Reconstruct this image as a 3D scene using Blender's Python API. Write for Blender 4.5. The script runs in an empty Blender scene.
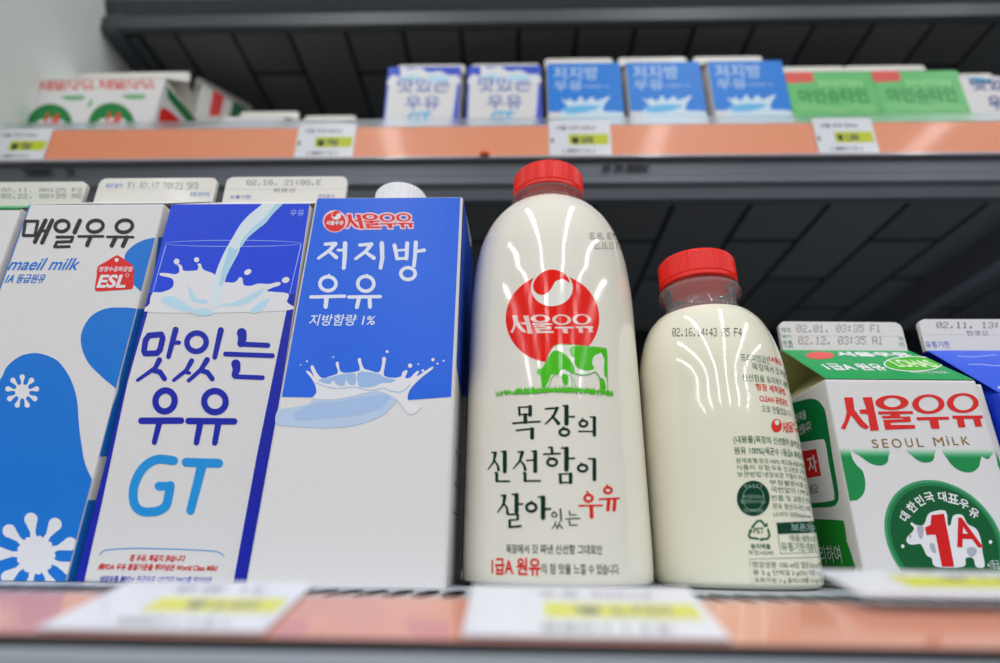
import bpy, bmesh, math, random
from mathutils import Vector, Matrix
from mathutils.geometry import tessellate_polygon
random.seed(7)
C = bpy.context.scene
COL = C.collection
rad = math.radians
OZ = 1.05                     # height of the camera above the shop floor; all coordinates below are relative to the camera

# ------------------------------------------------------------------ camera, world, lights, exposure
FPX, PIT, ROL, YAW = 582.4, rad(21.418), rad(-0.673), rad(1.756)
cd = bpy.data.cameras.new('camera'); cam = bpy.data.objects.new('camera', cd); COL.objects.link(cam)
C.camera = cam
cd.sensor_width = 36.0; cd.lens = FPX * 36.0 / 1000.0; cd.clip_start = 0.01; cd.clip_end = 60
fwd = Vector((-math.sin(YAW)*math.cos(PIT), math.cos(YAW)*math.cos(PIT), math.sin(PIT)))
right0 = Vector((math.cos(YAW), math.sin(YAW), 0)); up0 = right0.cross(fwd)
# rolled axes: image x = a cos - b sin, image y = a sin + b cos
right = right0*math.cos(ROL) - up0*math.sin(ROL); up = right0*math.sin(ROL) + up0*math.cos(ROL)
m = Matrix((right, up, -fwd)).transposed().to_4x4(); m.translation = (0, 0, OZ)
cam.matrix_world = m
cd.dof.use_dof = True; cd.dof.focus_distance = 0.272; cd.dof.aperture_fstop = 4.1

vs = C.view_settings
vs.view_transform = 'Standard'; vs.look = 'None'; vs.gamma = 1; vs.use_curve_mapping = False; vs.exposure = -1.06
w = bpy.data.worlds.new('shop'); C.world = w; w.use_nodes = True
w.node_tree.nodes['Background'].inputs[0].default_value = (0.86, 0.875, 0.90, 1)
w.node_tree.nodes['Background'].inputs[1].default_value = 0.42

def tube_light(x, y, z, ln, power, name='ceiling_tube_light', wd=0.07, col=(0.96, 0.98, 1.0), aim=None):
    l = bpy.data.lights.new(name, 'AREA'); l.shape = 'RECTANGLE'; l.size = wd; l.size_y = ln; l.energy = power; l.color = col
    o = bpy.data.objects.new(name, l); COL.objects.link(o); o.location = (x, y, z + OZ)
    if aim: o.rotation_euler = aim
    return o
for tx in (-2.6, -1.55, -0.5, 0.55, 1.6, 2.65):
    for ty in (-0.55, -2.1, -3.65):
        tube_light(tx, ty, 1.55, 1.45, 21.0)

# ------------------------------------------------------------------ helpers
def lin(c):
    o = []
    for v in c[:3]:
        v = v/255.0
        o.append(v/12.92 if v <= 0.04045 else ((v+0.055)/1.055)**2.4)
    return (*o, 1.0)
MATS = {}
def mat(name, rgb, rough=0.5, metal=0.0, coat=0.0, var=0.02, scale=60.0, bump=0.0, sss=0.0, spec=0.5):
    if name in MATS: return MATS[name]
    M = bpy.data.materials.new(name); M.use_nodes = True; nt = M.node_tree; b = nt.nodes['Principled BSDF']
    b.inputs['Roughness'].default_value = rough; b.inputs['Metallic'].default_value = metal
    b.inputs['Coat Weight'].default_value = coat; b.inputs['Coat Roughness'].default_value = 0.08
    b.inputs['Specular IOR Level'].default_value = spec
    tc = nt.nodes.new('ShaderNodeTexCoord'); nz = nt.nodes.new('ShaderNodeTexNoise'); nz.inputs['Scale'].default_value = scale
    nt.links.new(tc.outputs['Object'], nz.inputs['Vector'])
    mr = nt.nodes.new('ShaderNodeMapRange'); mr.inputs['To Min'].default_value = 1-var; mr.inputs['To Max'].default_value = 1+var
    nt.links.new(nz.outputs['Fac'], mr.inputs['Value'])
    vm = nt.nodes.new('ShaderNodeVectorMath'); vm.operation = 'SCALE'; vm.inputs[0].default_value = lin(rgb)[:3]
    nt.links.new(mr.outputs[0], vm.inputs['Scale']); nt.links.new(vm.outputs[0], b.inputs['Base Color'])
    if bump:
        bp = nt.nodes.new('ShaderNodeBump'); bp.inputs['Strength'].default_value = bump; bp.inputs['Distance'].default_value = 0.001
        nt.links.new(nz.outputs['Fac'], bp.inputs['Height']); nt.links.new(bp.outputs[0], b.inputs['Normal'])
    if sss:
        b.inputs['Subsurface Weight'].default_value = sss; b.inputs['Subsurface Scale'].default_value = 0.01
        b.inputs['Subsurface Radius'].default_value = (1.0, 0.9, 0.5)
    MATS[name] = M; return M
def ink(rgb, rough=0.42): return mat('ink_%02x%02x%02x' % tuple(rgb), rgb, rough, var=0.03, spec=0.22)
def clear(name, col=(1, 1, 1), rough=0.03, ior=1.45):
    if name in MATS: return MATS[name]
    M = bpy.data.materials.new(name); M.use_nodes = True; b = M.node_tree.nodes['Principled BSDF']
    b.inputs['Base Color'].default_value = (*col, 1); b.inputs['Roughness'].default_value = rough
    b.inputs['Transmission Weight'].default_value = 1.0; b.inputs['IOR'].default_value = ior
    MATS[name] = M; return M

def ray(px, py):
    return (right*((px-500.0)/FPX) + up*((331.5-py)/FPX) + fwd)

class Plane:
    """flat face: origin o, axes U V, outward normal N"""
    curved = False
    def __init__(s, o, U, V):
        s.o = Vector(o); s.U = Vector(U).normalized(); s.V = Vector(V).normalized(); s.N = s.U.cross(s.V).normalized(); s.clip = None
    def uv(s, x, y):
        d = ray(x, y); t = s.o.dot(s.N)/d.dot(s.N); p = d*t - s.o
        return (p.dot(s.U), p.dot(s.V))
    def xyz(s, u, v, off): return s.o + s.U*u + s.V*v + s.N*off
class Lathe:
    curved = True
    def __init__(s, cx, cy, prof):
        s.cx, s.cy, s.prof = cx, cy, prof; s.r0 = max(r for r, z in prof); s.clip = None
    def r(s, z):
        P = s.prof
        if z <= P[0][1]: return P[0][0]
        for (r1, z1), (r2, z2) in zip(P, P[1:]):
            if z <= z2: return r1 + (r2-r1)*(z-z1)/max(1e-9, z2-z1)
        return P[-1][0]
    def uv(s, x, y):
        d = ray(x, y); a = d.x**2+d.y**2; b = -2*(d.x*s.cx+d.y*s.cy); t = s.cy/d.y
        for _ in range(40):
            rr = s.r(d.z*t); c = s.cx**2+s.cy**2-rr*rr; D = max(0.0, b*b-4*a*c)
            t = 0.5*t + 0.5*(-b-math.sqrt(D))/(2*a)
        p = d*t; ang = math.atan2(p.x-s.cx, s.cy-p.y)
        return (ang*s.r0, p.z)
    def xyz(s, u, v, off):
        a = u/s.r0; rr = s.r(v)+off
        return Vector((s.cx+rr*math.sin(a), s.cy-rr*math.cos(a), v))

def crop(x0, y0, sc):
    return lambda pts: [(x0+p[0]/sc, y0+p[1]/sc) for p in pts]

def smooth(pts, n=5, closed=True):
    out = []; L = len(pts); rng = range(L) if closed else range(L-1)
    for i in rng:
        g = (lambda k: pts[k % L]) if closed else (lambda k: pts[min(max(k, 0), L-1)])
        p0, p1, p2, p3 = g(i-1), g(i), g(i+1), g(i+2)
        for j in range(n):
            t = j/n
            out.append(tuple(0.5*(2*p1[k]+(p2[k]-p0[k])*t+(2*p0[k]-5*p1[k]+4*p2[k]-p3[k])*t*t+(3*p1[k]-p0[k]-3*p2[k]+p3[k])*t**3) for k in (0, 1)))
    if not closed: out.append(tuple(pts[-1]))
    return out
def ellipse(cx, cy, rx, ry, n=40, rot=0, a0=0, a1=360):
    o = []
    full = abs(a1-a0) >= 360
    for i in range(n if full else n+1):
        a = rad(a0+(a1-a0)*i/n); x, y = rx*math.cos(a), ry*math.sin(a)
        o.append((cx+x*math.cos(rot)-y*math.sin(rot), cy+x*math.sin(rot)+y*math.cos(rot)))
    return o

DOTS = {'0': (14, 17, 19, 21, 25, 17, 14), '1': (4, 12, 4, 4, 4, 4, 14), '2': (14, 17, 1, 6, 8, 16, 31), '3': (14, 17, 1, 6, 1, 17, 14), '4': (2, 6, 10, 18, 31, 2, 2), '5': (31, 16, 30, 1, 1, 17, 14),
        '6': (14, 16, 16, 30, 17, 17, 14), '7': (31, 1, 2, 4, 4, 8, 8), '8': (14, 17, 17, 14, 17, 17, 14), '9': (14, 17, 17, 15, 1, 1, 14), '.': (0, 0, 0, 0, 0, 12, 12), ':': (0, 12, 12, 0, 12, 12, 0),
        'A': (14, 17, 17, 31, 17, 17, 17), 'F': (31, 16, 16, 30, 16, 16, 16), 'E': (31, 16, 16, 30, 16, 16, 31), 'K': (17, 18, 20, 24, 20, 18, 17), 'S': (15, 16, 16, 14, 1, 1, 30)}
SEOUL = [[[(133, 97), (182, 97), (190, 165), (240, 230), (272, 262), (255, 274), (225, 262), (172, 196), (150, 250), (138, 275), (115, 268), (135, 230), (148, 180)]],
    [[(235, 97), (287, 95), (327, 280), (280, 282), (265, 190), (222, 186), (220, 165), (258, 163)]],
    [ellipse(399, 126, 92, 41, 40), ellipse(401, 125, 47, 26, 40)],
    [[(322, 175), (514, 173), (516, 188), (442, 190), (445, 204), (500, 203), (505, 232), (392, 238), (394, 250), (526, 250), (528, 270), (362, 276), (350, 222), (462, 218), (460, 212), (345, 214), (341, 200), (392, 198), (390, 190), (325, 192)]],
    [ellipse(601, 134, 90, 54, 40), ellipse(603, 133, 56, 40, 40)],
    [[(535, 207), (714, 204), (716, 220), (655, 221), (664, 270), (618, 271), (606, 223), (538, 224)]],
    [ellipse(792, 128, 88, 55, 40), ellipse(795, 127, 55, 41, 40)],
    [[(733, 198), (900, 197), (905, 213), (888, 214), (900, 258), (862, 260), (850, 215), (796, 216), (808, 262), (769, 264), (758, 216), (738, 216)]]]
TXT = {}
def text_mesh(body, bold, res):
    k = (body, round(bold, 4), res)
    if k in TXT: return TXT[k]
    cu = bpy.data.curves.new('t', 'FONT'); cu.body = body; cu.offset = bold; cu.resolution_u = res
    o = bpy.data.objects.new('t', cu); COL.objects.link(o); bpy.context.view_layer.update()
    me = bpy.data.meshes.new_from_object(o.evaluated_get(bpy.context.evaluated_depsgraph_get()))
    v = [(q.co.x, q.co.y) for q in me.vertices]; f = [tuple(p.vertices) for p in me.polygons]
    bpy.data.objects.remove(o); bpy.data.curves.remove(cu); bpy.data.meshes.remove(me)
    x0 = min(a for a, b in v); x1 = max(a for a, b in v); y0 = min(b for a, b in v); y1 = max(b for a, b in v)
    v = [((a-x0)/(x1-x0), (b-y0)/(y1-y0)) for a, b in v]
    TXT[k] = (v, f, (x1-x0)/(y1-y0)); return TXT[k]

class Art:
    """printed artwork in the surface's own (u, v) coordinates; picture coordinates are turned into (u, v) when traced"""
    def __init__(s, surf, layer=1):
        s.surf = surf; s.bm = bmesh.new(); s.layer = layer; s.k = 0
    def _face2d(s, vs, fs):
        s.k += 1; z = s.k*1e-7
        bv = [s.bm.verts.new((a, b, z)) for a, b in vs]
        for f in fs:
            if len(set(f)) > 2:
                try: s.bm.faces.new([bv[i] for i in f])
                except ValueError: pass
    def poly_uv(s, loops):
        flat = [p for l in loops for p in l]
        tri = tessellate_polygon([[Vector((p[0], p[1], 0)) for p in l] for l in loops])
        s._face2d(flat, tri); return s
    def poly(s, *loops): return s.poly_uv([[s.surf.uv(*p) for p in l] for l in loops])
    def blob(s, pts, n=5): return s.poly(smooth(pts, n))
    def ell(s, cx, cy, rx, ry, n=40, rot=0): return s.poly(ellipse(cx, cy, rx, ry, n, rot))
    def ring(s, cx, cy, rx, ry, wd, n=40, rot=0):
        return s.poly(ellipse(cx, cy, rx+wd/2, ry+wd/2, n, rot), ellipse(cx, cy, rx-wd/2, ry-wd/2, n, rot))
    def stroke(s, pts, wd, w2=None, cap=True):
        w2 = wd if w2 is None else w2; L = len(pts)
        wds = [wd+(w2-wd)*i/max(1, L-1) for i in range(L)]
        for i in range(L-1):
            (x1, y1), (x2, y2) = pts[i], pts[i+1]; d = math.hypot(x2-x1, y2-y1) or 1e-6; nx, ny = -(y2-y1)/d, (x2-x1)/d
            a, b = wds[i]/2, wds[i+1]/2
            s.poly([(x1+nx*a, y1+ny*a), (x2+nx*b, y2+ny*b), (x2-nx*b, y2-ny*b), (x1-nx*a, y1-ny*a)])
        for i in range(L):
            if cap or 0 < i < L-1: s.ell(pts[i][0], pts[i][1], wds[i]/2, wds[i]/2, 14)
        return s
    def text(s, body, box, bold=0.0, shear=0.0, res=4, rot=0.0):
        """box = x0, y0, x1, y1 in the photograph: the lettering's lower left and upper right corners are traced"""
        v, f, asp = text_mesh(body, bold, res); x0, y0, x1, y1 = box
        ul, vb = s.surf.uv(x0, y1); ur, vt = s.surf.uv(x1, y0)
        ur2, _ = s.surf.uv(x1, y1); ul2, vt2 = s.surf.uv(x0, y0)
        um0, um1 = (ul+ul2)/2, (ur+ur2)/2; _, vm = s.surf.uv((x0+x1)/2, (y0+y1)/2)
        _, vt = s.surf.uv((x0+x1)/2, y0); _, vb = s.surf.uv((x0+x1)/2, y1)
        h = vt-vb; wd = um1-um0; out = []
        # leave vertical room when lettering lines descend across the picture
        for a, b in v:
            uu = um0+a*wd*(1-shear*h/wd if wd else 1)+b*h*shear; vv = vb+b*h
            out.append((uu, vv))
        if rot:
            cu, cv = (um0+um1)/2, (vb+vt)/2; cr, sr = math.cos(rot), math.sin(rot)
            out = [(cu+(a-cu)*cr-(b-cv)*sr, cv+(a-cu)*sr+(b-cv)*cr) for a, b in out]
        s._face2d(out, f); return s
    def strokes(s, cf, sc, lst):
        for it in lst:
            if it[0] == 'o': _, x, y, rx, ry, wd = it; s.ring(*cf([(x, y)])[0], rx/sc, ry/sc, wd/sc)
            else:
                wd = it[-1]; w1, w2 = wd if isinstance(wd, tuple) else (wd, wd); s.stroke(cf(list(it[:-1])), w1/sc, w2/sc)
        return s
    def dots(s, body, box):
        """ink-jet date print made of small square dots"""
        x0, y0, x1, y1 = box; n = len(body); cw = (x1-x0)/n
        for i, ch in enumerate(body):
            for j, row in enumerate(DOTS.get(ch, ())):
                for q in range(5):
                    if row >> (4-q) & 1:
                        x = x0+cw*i+cw*0.78*q/4.4; y = y0+(y1-y0)*j/7; dx, dy = cw*0.15, (y1-y0)*0.115
                        s.poly([(x, y), (x+dx, y), (x+dx, y+dy), (x, y+dy)])
        return s
    def seoul(s, box):
        """the wide rounded lettering, drawn once in its own frame and fitted to a box"""
        x0, y0, x1, y1 = box
        g = lambda pts: [(x0+(p[0]-115)/790*(x1-x0), y0+(p[1]-72-(1-(p[0]-115)/790)*12)/200*(y1-y0)) for p in pts]
        for lp in SEOUL: s.poly(*[g(l) for l in lp])
        return s
    def textc(s, body, x, y, size, rotdeg, bold=0.0):
        """single lettering centred on a picture point, size in metres, turned on the surface"""
        v, f, asp = text_mesh(body, bold, 4); cu, cv = s.surf.uv(x, y); r = rad(rotdeg)
        out = []
        for a, b in v:
            du, dv = (a-.5)*size*min(1.1, asp), (b-.5)*size
            out.append((cu+du*math.cos(r)-dv*math.sin(r), cv+du*math.sin(r)+dv*math.cos(r)))
        s._face2d(out, f); return s
    def build(s, name, m, root, base, label=None):
        bm = s.bm; clip = s.surf.clip
        def cut(co, no, clear=False):
            bmesh.ops.bisect_plane(bm, geom=bm.verts[:]+bm.edges[:]+bm.faces[:], plane_co=co, plane_no=no, clear_outer=clear, dist=1e-7)
        if clip:
            u0, u1, v0, v1 = clip
            cut((u0, 0, 0), (-1, 0, 0), True); cut((u1, 0, 0), (1, 0, 0), True)
            cut((0, v0, 0), (0, -1, 0), True); cut((0, v1, 0), (0, 1, 0), True)
        if s.surf.curved:
            us = [q.co.x for q in bm.verts]; vs_ = [q.co.y for q in bm.verts]
            st = 0.0018; u = math.ceil(min(us)/st)*st
            while u < max(us): cut((u, 0, 0), (1, 0, 0)); u += st
            if max(vs_) > 0.1:
                v = min(vs_)+0.003
                while v < max(vs_): cut((0, v, 0), (0, 1, 0)); v += 0.003
        off = 0.00005 + 0.00004*s.layer
        for q in bm.verts: q.co = s.surf.xyz(q.co.x, q.co.y, off+q.co.z)
        bm.normal_update()
        fl = []
        for f in bm.faces:
            c = f.calc_center_median(); ref = s.surf.N if not s.surf.curved else Vector((c.x-s.surf.cx, c.y-s.surf.cy, 0))
            if f.normal.dot(ref) < 0: fl.append(f)
        bmesh.ops.reverse_faces(bm, faces=fl)
        return link(name, bm, m, root, base, smooth_=False, label=label)

def link(name, bm, m, root=None, base=(0, 0, 0), smooth_=False, label=None):
    base = Vector(base)
    for v in bm.verts: v.co -= base
    me = bpy.data.meshes.new(name); bm.to_mesh(me); bm.free()
    for mm in (m if isinstance(m, (list, tuple)) else [m]): me.materials.append(mm)
    if smooth_:
        for p in me.polygons: p.use_smooth = True
    o = bpy.data.objects.new(name, me); COL.objects.link(o)
    if root is not None: o.parent = root
    else: o.location = base + Vector((0, 0, OZ))
    if label: o['label'] = label
    return o
def thing(name, base, label, cat, group=None):
    o = bpy.data.objects.new(name, None); COL.objects.link(o); o.empty_display_size = 0.02
    o.location = Vector(base)+Vector((0, 0, OZ)); tag(o, label, cat, group); return o
def tag(o, label, cat, group=None):
    o['label'] = label; o['category'] = cat
    if group: o['group'] = group
    return o
def dup(root, dx, dy, dz, label):
    r = root.copy(); COL.objects.link(r); r.location = root.location+Vector((dx, dy, dz)); r['label'] = label
    for ch in list(root.children):
        c = ch.copy(); COL.objects.link(c); c.parent = r
        for g in ch.children:
            d = g.copy(); COL.objects.link(d); d.parent = c
    return r
def box(bm, x0, x1, y0, y1, z0, z1, bev=0.0):
    b = bmesh.new(); bmesh.ops.create_cube(b, size=1)
    for v in b.verts: v.co = Vector(((x0+x1)/2+v.co.x*(x1-x0), (y0+y1)/2+v.co.y*(y1-y0), (z0+z1)/2+v.co.z*(z1-z0)))
    if bev: bmesh.ops.bevel(b, geom=b.edges[:], offset=bev, segments=2, affect='EDGES', profile=0.6)
    merge(bm, b); return bm
def merge(bm, b):
    me = bpy.data.meshes.new('t'); b.to_mesh(me); b.free(); bm.from_mesh(me); bpy.data.meshes.remove(me)
def extrude_profile(bm, prof, x0, x1):
    """closed (y, z) profile swept along x"""
    a = [bm.verts.new((x0, y, z)) for y, z in prof]; b = [bm.verts.new((x1, y, z)) for y, z in prof]; n = len(prof)
    for i in range(n): bm.faces.new((a[i], a[(i+1) % n], b[(i+1) % n], b[i]))
    bm.faces.new(a[::-1]); bm.faces.new(b); bmesh.ops.recalc_face_normals(bm, faces=bm.faces[:]); return bm
def lathe(bm, cx, cy, prof, n=96, cap0=True, cap1=True, ridge=None):
    rings = []
    for k, (r, z) in enumerate(prof):
        rr = []
        for i in range(n):
            a = 2*math.pi*i/n; q = r
            if ridge and ridge[0] <= k <= ridge[1]: q = r + (ridge[2] if i % 2 else 0)
            rr.append(bm.verts.new((cx+q*math.sin(a), cy-q*math.cos(a), z)))
        rings.append(rr)
    for a, b in zip(rings, rings[1:]):
        for i in range(n): bm.faces.new((a[i], a[(i+1) % n], b[(i+1) % n], b[i]))
    if cap0: bm.faces.new(rings[0][::-1])
    if cap1: bm.faces.new(rings[-1])
    bmesh.ops.recalc_face_normals(bm, faces=bm.faces[:]); return bm
def fine(prof, n=5):
    """smooth a (r, z) profile, keep z increasing"""
    return smooth(prof, n, closed=False)

# ------------------------------------------------------------------ materials
white_card = mat('white_carton_board', (226, 223, 222), 0.42, var=0.015, bump=0.05, scale=300, spec=0.3)
cream_card = mat('cream_carton_board', (225, 221, 212), 0.45, coat=0.1, var=0.02)
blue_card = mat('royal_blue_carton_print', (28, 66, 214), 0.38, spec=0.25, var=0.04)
green_card = mat('green_carton_print', (16, 158, 84), 0.38, spec=0.25)
steel = mat('grey_painted_metal', (80, 86, 93), 0.42, metal=0.25, var=0.04, scale=30)
steel_light = mat('light_grey_painted_metal', (165, 172, 180), 0.4, metal=0.1, var=0.03)
dark_metal = mat('dark_metal', (44, 46, 50), 0.5, metal=0.2, var=0.08)
wall_m = mat('pale_grey_panel', (232, 238, 232), 0.5, var=0.02, scale=5)
orange_m = mat('orange_paper_strip', (232, 142, 100), 0.42, coat=0.15, var=0.05, scale=14)
tag_m = mat('white_price_card', (225, 226, 232), 0.3, coat=0.4, var=0.01)
clear_m = clear('clear_plastic', (0.97, 0.98, 1.0), 0.05)

def underside_material(name, bw, bh, c1, c2, mortar):
    M = bpy.data.materials.new(name); M.use_nodes = True; nt = M.node_tree; b = nt.nodes['Principled BSDF']
    tc = nt.nodes.new('ShaderNodeTexCoord'); br = nt.nodes.new('ShaderNodeTexBrick'); mp = nt.nodes.new('ShaderNodeMapping')
    mp.inputs['Rotation'].default_value = (0, 0, rad(90))
    nt.links.new(tc.outputs['Object'], mp.inputs['Vector']); nt.links.new(mp.outputs[0], br.inputs['Vector'])
    br.inputs['Scale'].default_value = 1.0; br.inputs['Brick Width'].default_value = bh; br.inputs['Row Height'].default_value = bw
    br.inputs['Mortar Size'].default_value = 0.0028; br.inputs['Mortar Smooth'].default_value = 0.25
    br.inputs['Color1'].default_value = lin(c1); br.inputs['Color2'].default_value = lin(c2); br.inputs['Mortar'].default_value = lin(mortar)
    nt.links.new(br.outputs['Color'], b.inputs['Base Color']); b.inputs['Roughness'].default_value = 0.55
    return M
under_m = underside_material('slotted_shelf_underside', 0.066, 0.16, (112, 114, 114), (96, 98, 98), (14, 15, 16))

# ------------------------------------------------------------------ the setting
WX = -0.468
def struct(name, bm, m):
    o = link(name, bm, m, None, (0, 0, 0)); o['kind'] = 'structure'; return o
bm = bmesh.new(); box(bm, WX-0.03, WX, 0.10, 0.75, -0.10, 0.95); struct('wall_left', bm, wall_m)
bm = bmesh.new(); box(bm, WX-0.03, 0.95, 0.72, 0.75, -0.10, 0.95); struct('wall_back', bm, mat('dark_back_panel', (30, 32, 36), 0.6, var=0.1, scale=12))
bm = bmesh.new(); box(bm, 0.92, 0.95, 0.10, 0.72, -0.10, 0.95); struct('wall_right', bm, mat('dark_side_panel', (60, 63, 68), 0.6))

# ------------------------------------------------------------------ lower shelf
SZ = -0.0100                                   # surface of the lower shelf
X0, X1 = WX, 0.92
lower = thing('display_shelf', (0.2, 0.40, SZ), 'lowest grey shelf with a row of oval slots, carrying the big milk cartons and bottles', 'shelf')
LB = (0.2, 0.40, SZ)
bm = bmesh.new()
outer = [(X0, 0.1540), (X1, 0.1535), (X1, 0.2260), (X0, 0.2260)]
loops = [[Vector((a, b, 0)) for a, b in outer]]
xs = -0.30
while xs < 0.42:
    loops.append([Vector((xs+0.0034*math.cos(2*math.pi*i/16), 0.198+0.021*math.sin(2*math.pi*i/16), 0)) for i in range(16)][::-1]); xs += 0.0085
flat = [p for l in loops for p in l]; tri = tessellate_polygon(loops)
for zz in (SZ, SZ-0.0012):
    bv = [bm.verts.new((p.x, p.y, zz)) for p in flat]
    for t in tri: bm.faces.new([bv[i] for i in t])
box(bm, X0, X1, 0.2260, 0.72, SZ-0.0012, SZ)
link('deck', bm, steel_light, lower, LB)
bm = bmesh.new(); box(bm, X0, X1, 0.165, 0.72, SZ-0.022, SZ-0.018); link('under_tray', bm, mat('brown_shadowed_tray', (58, 42, 38), 0.6), lower, LB)  # sheet below the slots; their shade is put into its brown
RT = Vector((0, 0.1575, -0.0069)); RB = Vector((0, 0.1285, -0.0150))    # price rail: upper back edge, lower front edge
rv = (RT-RB).normalized(); rn = Vector((1, 0, 0)).cross(rv)
def rail_strip(bm, a, b, off, th, x0=X0, x1=X1):
    p = [RB+rv*a+rn*off, RB+rv*b+rn*off, RB+rv*b+rn*(off-th), RB+rv*a+rn*(off-th)]
    return extrude_profile(bm, [(q.y, q.z) for q in p], x0, x1)
RL = (RT-RB).length
bm = bmesh.new()
rail_strip(bm, -0.0005, RL*0.82, -0.0004, 0.0012)
link('price_rail', bm, mat('grey_plastic_rail', (170, 165, 172), 0.25, coat=0.3), lower, LB)
bm = bmesh.new(); rail_strip(bm, 0.0008, RL*0.80, 0.0, 0.0003); link('orange_strip', bm, mat('glossy_orange_strip', (222, 150, 122), 0.3, coat=1.0, var=0.05, scale=14), lower, LB, label='glossy orange paper strip')
bm = bmesh.new(); extrude_profile(bm, [(0.1275, -0.0150), (0.1300, -0.0155), (0.1300, -0.0172), (0.1275, -0.0166)], X0, X1)
extrude_profile(bm, [(0.131, -0.0155), (0.160, -0.012), (0.160, -0.030), (0.131, -0.030)], X0, X1)
link('rail_gap_shade', bm, dark_metal, lower, LB, label='dark strip standing in for the shaded gap under the price rail')  # dark strip in place of an open gap, shade put into its colour
bm = bmesh.new(); box(bm, X0, X1, 0.1265, 0.1300, -0.075, -0.0172, 0.0008); link('front_lip', bm, steel_light, lower, LB)

rail_plane = Plane(RB+rn*0.0004, (1, 0, 0), rv)
LINK = (24, 28, 38)
def price_tag(surf, u0, u1, v0, v1, label, lines, group='price tags in the shelf rails', band=(0.32, 0.96, 0.32, 0.62), bcol=(196, 206, 50), tcol=(70, 72, 80), th=0.0004, price_=None):
    c = surf.xyz((u0+u1)/2, v0, 0)
    t = thing('price_tag', c, label, 'price tag', group)
    b = bmesh.new(); q = []
    for off in (0, th):
        q.append([b.verts.new(surf.xyz(u, v, off)) for u, v in ((u0, v0), (u1, v0), (u1, v1), (u0, v1))])
    b.faces.new(q[1]); b.faces.new(q[0][::-1])
    for i in range(4): b.faces.new((q[0][i], q[0][(i+1) % 4], q[1][(i+1) % 4], q[1][i]))
    link('card', b, tag_m, t, c)
    W, H = u1-u0, v1-v0
    s2 = Plane(surf.xyz(u0, v0, th), surf.U, surf.V)
    A = Art(s2, 0); A.poly_uv([[(W*band[0], H*band[2]), (W*band[1], H*band[2]), (W*band[1], H*band[3]), (W*band[0], H*band[3])]])
    A.build('price_band', ink(bcol), t, c, 'yellow-green band')
    A = Art(s2, 2)
    def put(body, x0, x1, y0, y1, bold=0.0):
        v, f, a = text_mesh(body, bold, 2)
        A._face2d([(W*(x0+(x1-x0)*p), H*(y0+(y1-y0)*r)) for p, r in v], f)
    for l in lines: put(*l)
    A.build('lettering', ink(tcol), t, c)
    return t

def uvx(px, py, surf): return surf.uv(px, py)[0]
ta = price_tag(rail_plane, uvx(124, 586, rail_plane), uvx(313, 586, rail_plane), 0.0012, RL+0.001,
    'blurred price tag in the lowest rail in front of the blue and white tall carton', [('₩ 2,450', 0.5, 0.85, 0.36, 0.56, 0.02), ('우유 1L', 0.3, 0.8, 0.72, 0.86), ('8801121', 0.3, 0.8, 0.08, 0.2)], bcol=(214, 214, 110), tcol=(150, 150, 150))
tb = price_tag(rail_plane, uvx(472, 590, rail_plane), uvx(688, 590, rail_plane), 0.0012, RL+0.001,
    'blurred price tag in the lowest rail in front of the big red-capped bottle', [('₩ 2,750', 0.45, 0.85, 0.36, 0.56, 0.02), ('우유 900ml', 0.3, 0.8, 0.72, 0.86), ('8801115', 0.3, 0.8, 0.08, 0.2)], bcol=(214, 214, 110), tcol=(150, 150, 150))
lift = Plane(RB+Vector((0, 0.003, 0.0054)), (1, 0, 0), (0, 0.96, 0.215))
tc_ = price_tag(lift, uvx(815, 572, lift), uvx(815, 572, lift)+0.060, 0.013, 0.036,
    'price tag lifting out of the lowest rail in front of the green-topped carton', [('₩ 1,350', 0.45, 0.85, 0.56, 0.72, 0.02), ('우유 500ml', 0.3, 0.8, 0.82, 0.92)], band=(0.25, 0.97, 0.30, 0.72), bcol=(206, 210, 70), tcol=(130, 130, 120))

# ------------------------------------------------------------------ middle shelf
MY = 0.410
middle = thing('display_shelf', (0.2, MY, 0.345), 'middle grey shelf with an orange price strip, holding small cartons', 'shelf')
MB = (0.2, MY, 0.345)
bm = bmesh.new(); box(bm, X0, X1, MY+0.008, 0.72, 0.340, 0.345); link('deck', bm, steel_light, middle, MB)
bm = bmesh.new(); box(bm, X0, X1, MY+0.010, 0.72, 0.285, 0.290); link('underside', bm, under_m, middle, MB, label='dark slotted underside')
bm = bmesh.new()
extrude_profile(bm, [(MY+0.003, 0.321), (MY+0.010, 0.345), (MY+0.014, 0.345), (MY+0.014, 0.285), (MY+0.010, 0.279), (MY+0.004, 0.281), (MY+0.002, 0.290), (MY-0.001, 0.294), (MY-0.001, 0.301), (MY+0.003, 0.305)], X0, X1)
link('front_beam', bm, steel, middle, MB)
bm = bmesh.new(); box(bm, X0+0.004, X1, MY+0.0015, MY+0.003, 0.3215, 0.3555); box(bm, X0+0.004, X1, MY-0.002, MY+0.003, 0.3195, 0.3215)
link('price_rail', bm, mat('grey_plastic_rail', (170, 165, 172), 0.25), middle, MB)
bm = bmesh.new(); box(bm, X0+0.004, X1, MY+0.0008, MY+0.0014, 0.3222, 0.3555); link('orange_strip', bm, orange_m, middle, MB, label='orange paper strip')
bm = bmesh.new(); box(bm, X0+0.004, X1, MY, MY+0.0012, 0.3560, 0.3635); link('clear_edge', bm, clear('frosted_plastic_edge', (0.80, 0.86, 0.90), 0.3), middle, MB, label='translucent plastic edge above the orange strip')
bm = bmesh.new(); lathe(bm, -0.0275, MY-0.001, [(0.0045, 0.3215), (0.0045, 0.3240), (0.002, 0.3255)], 20); link('clip', bm, ink((226, 96, 40)), middle, MB, label='small orange clip')
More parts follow.
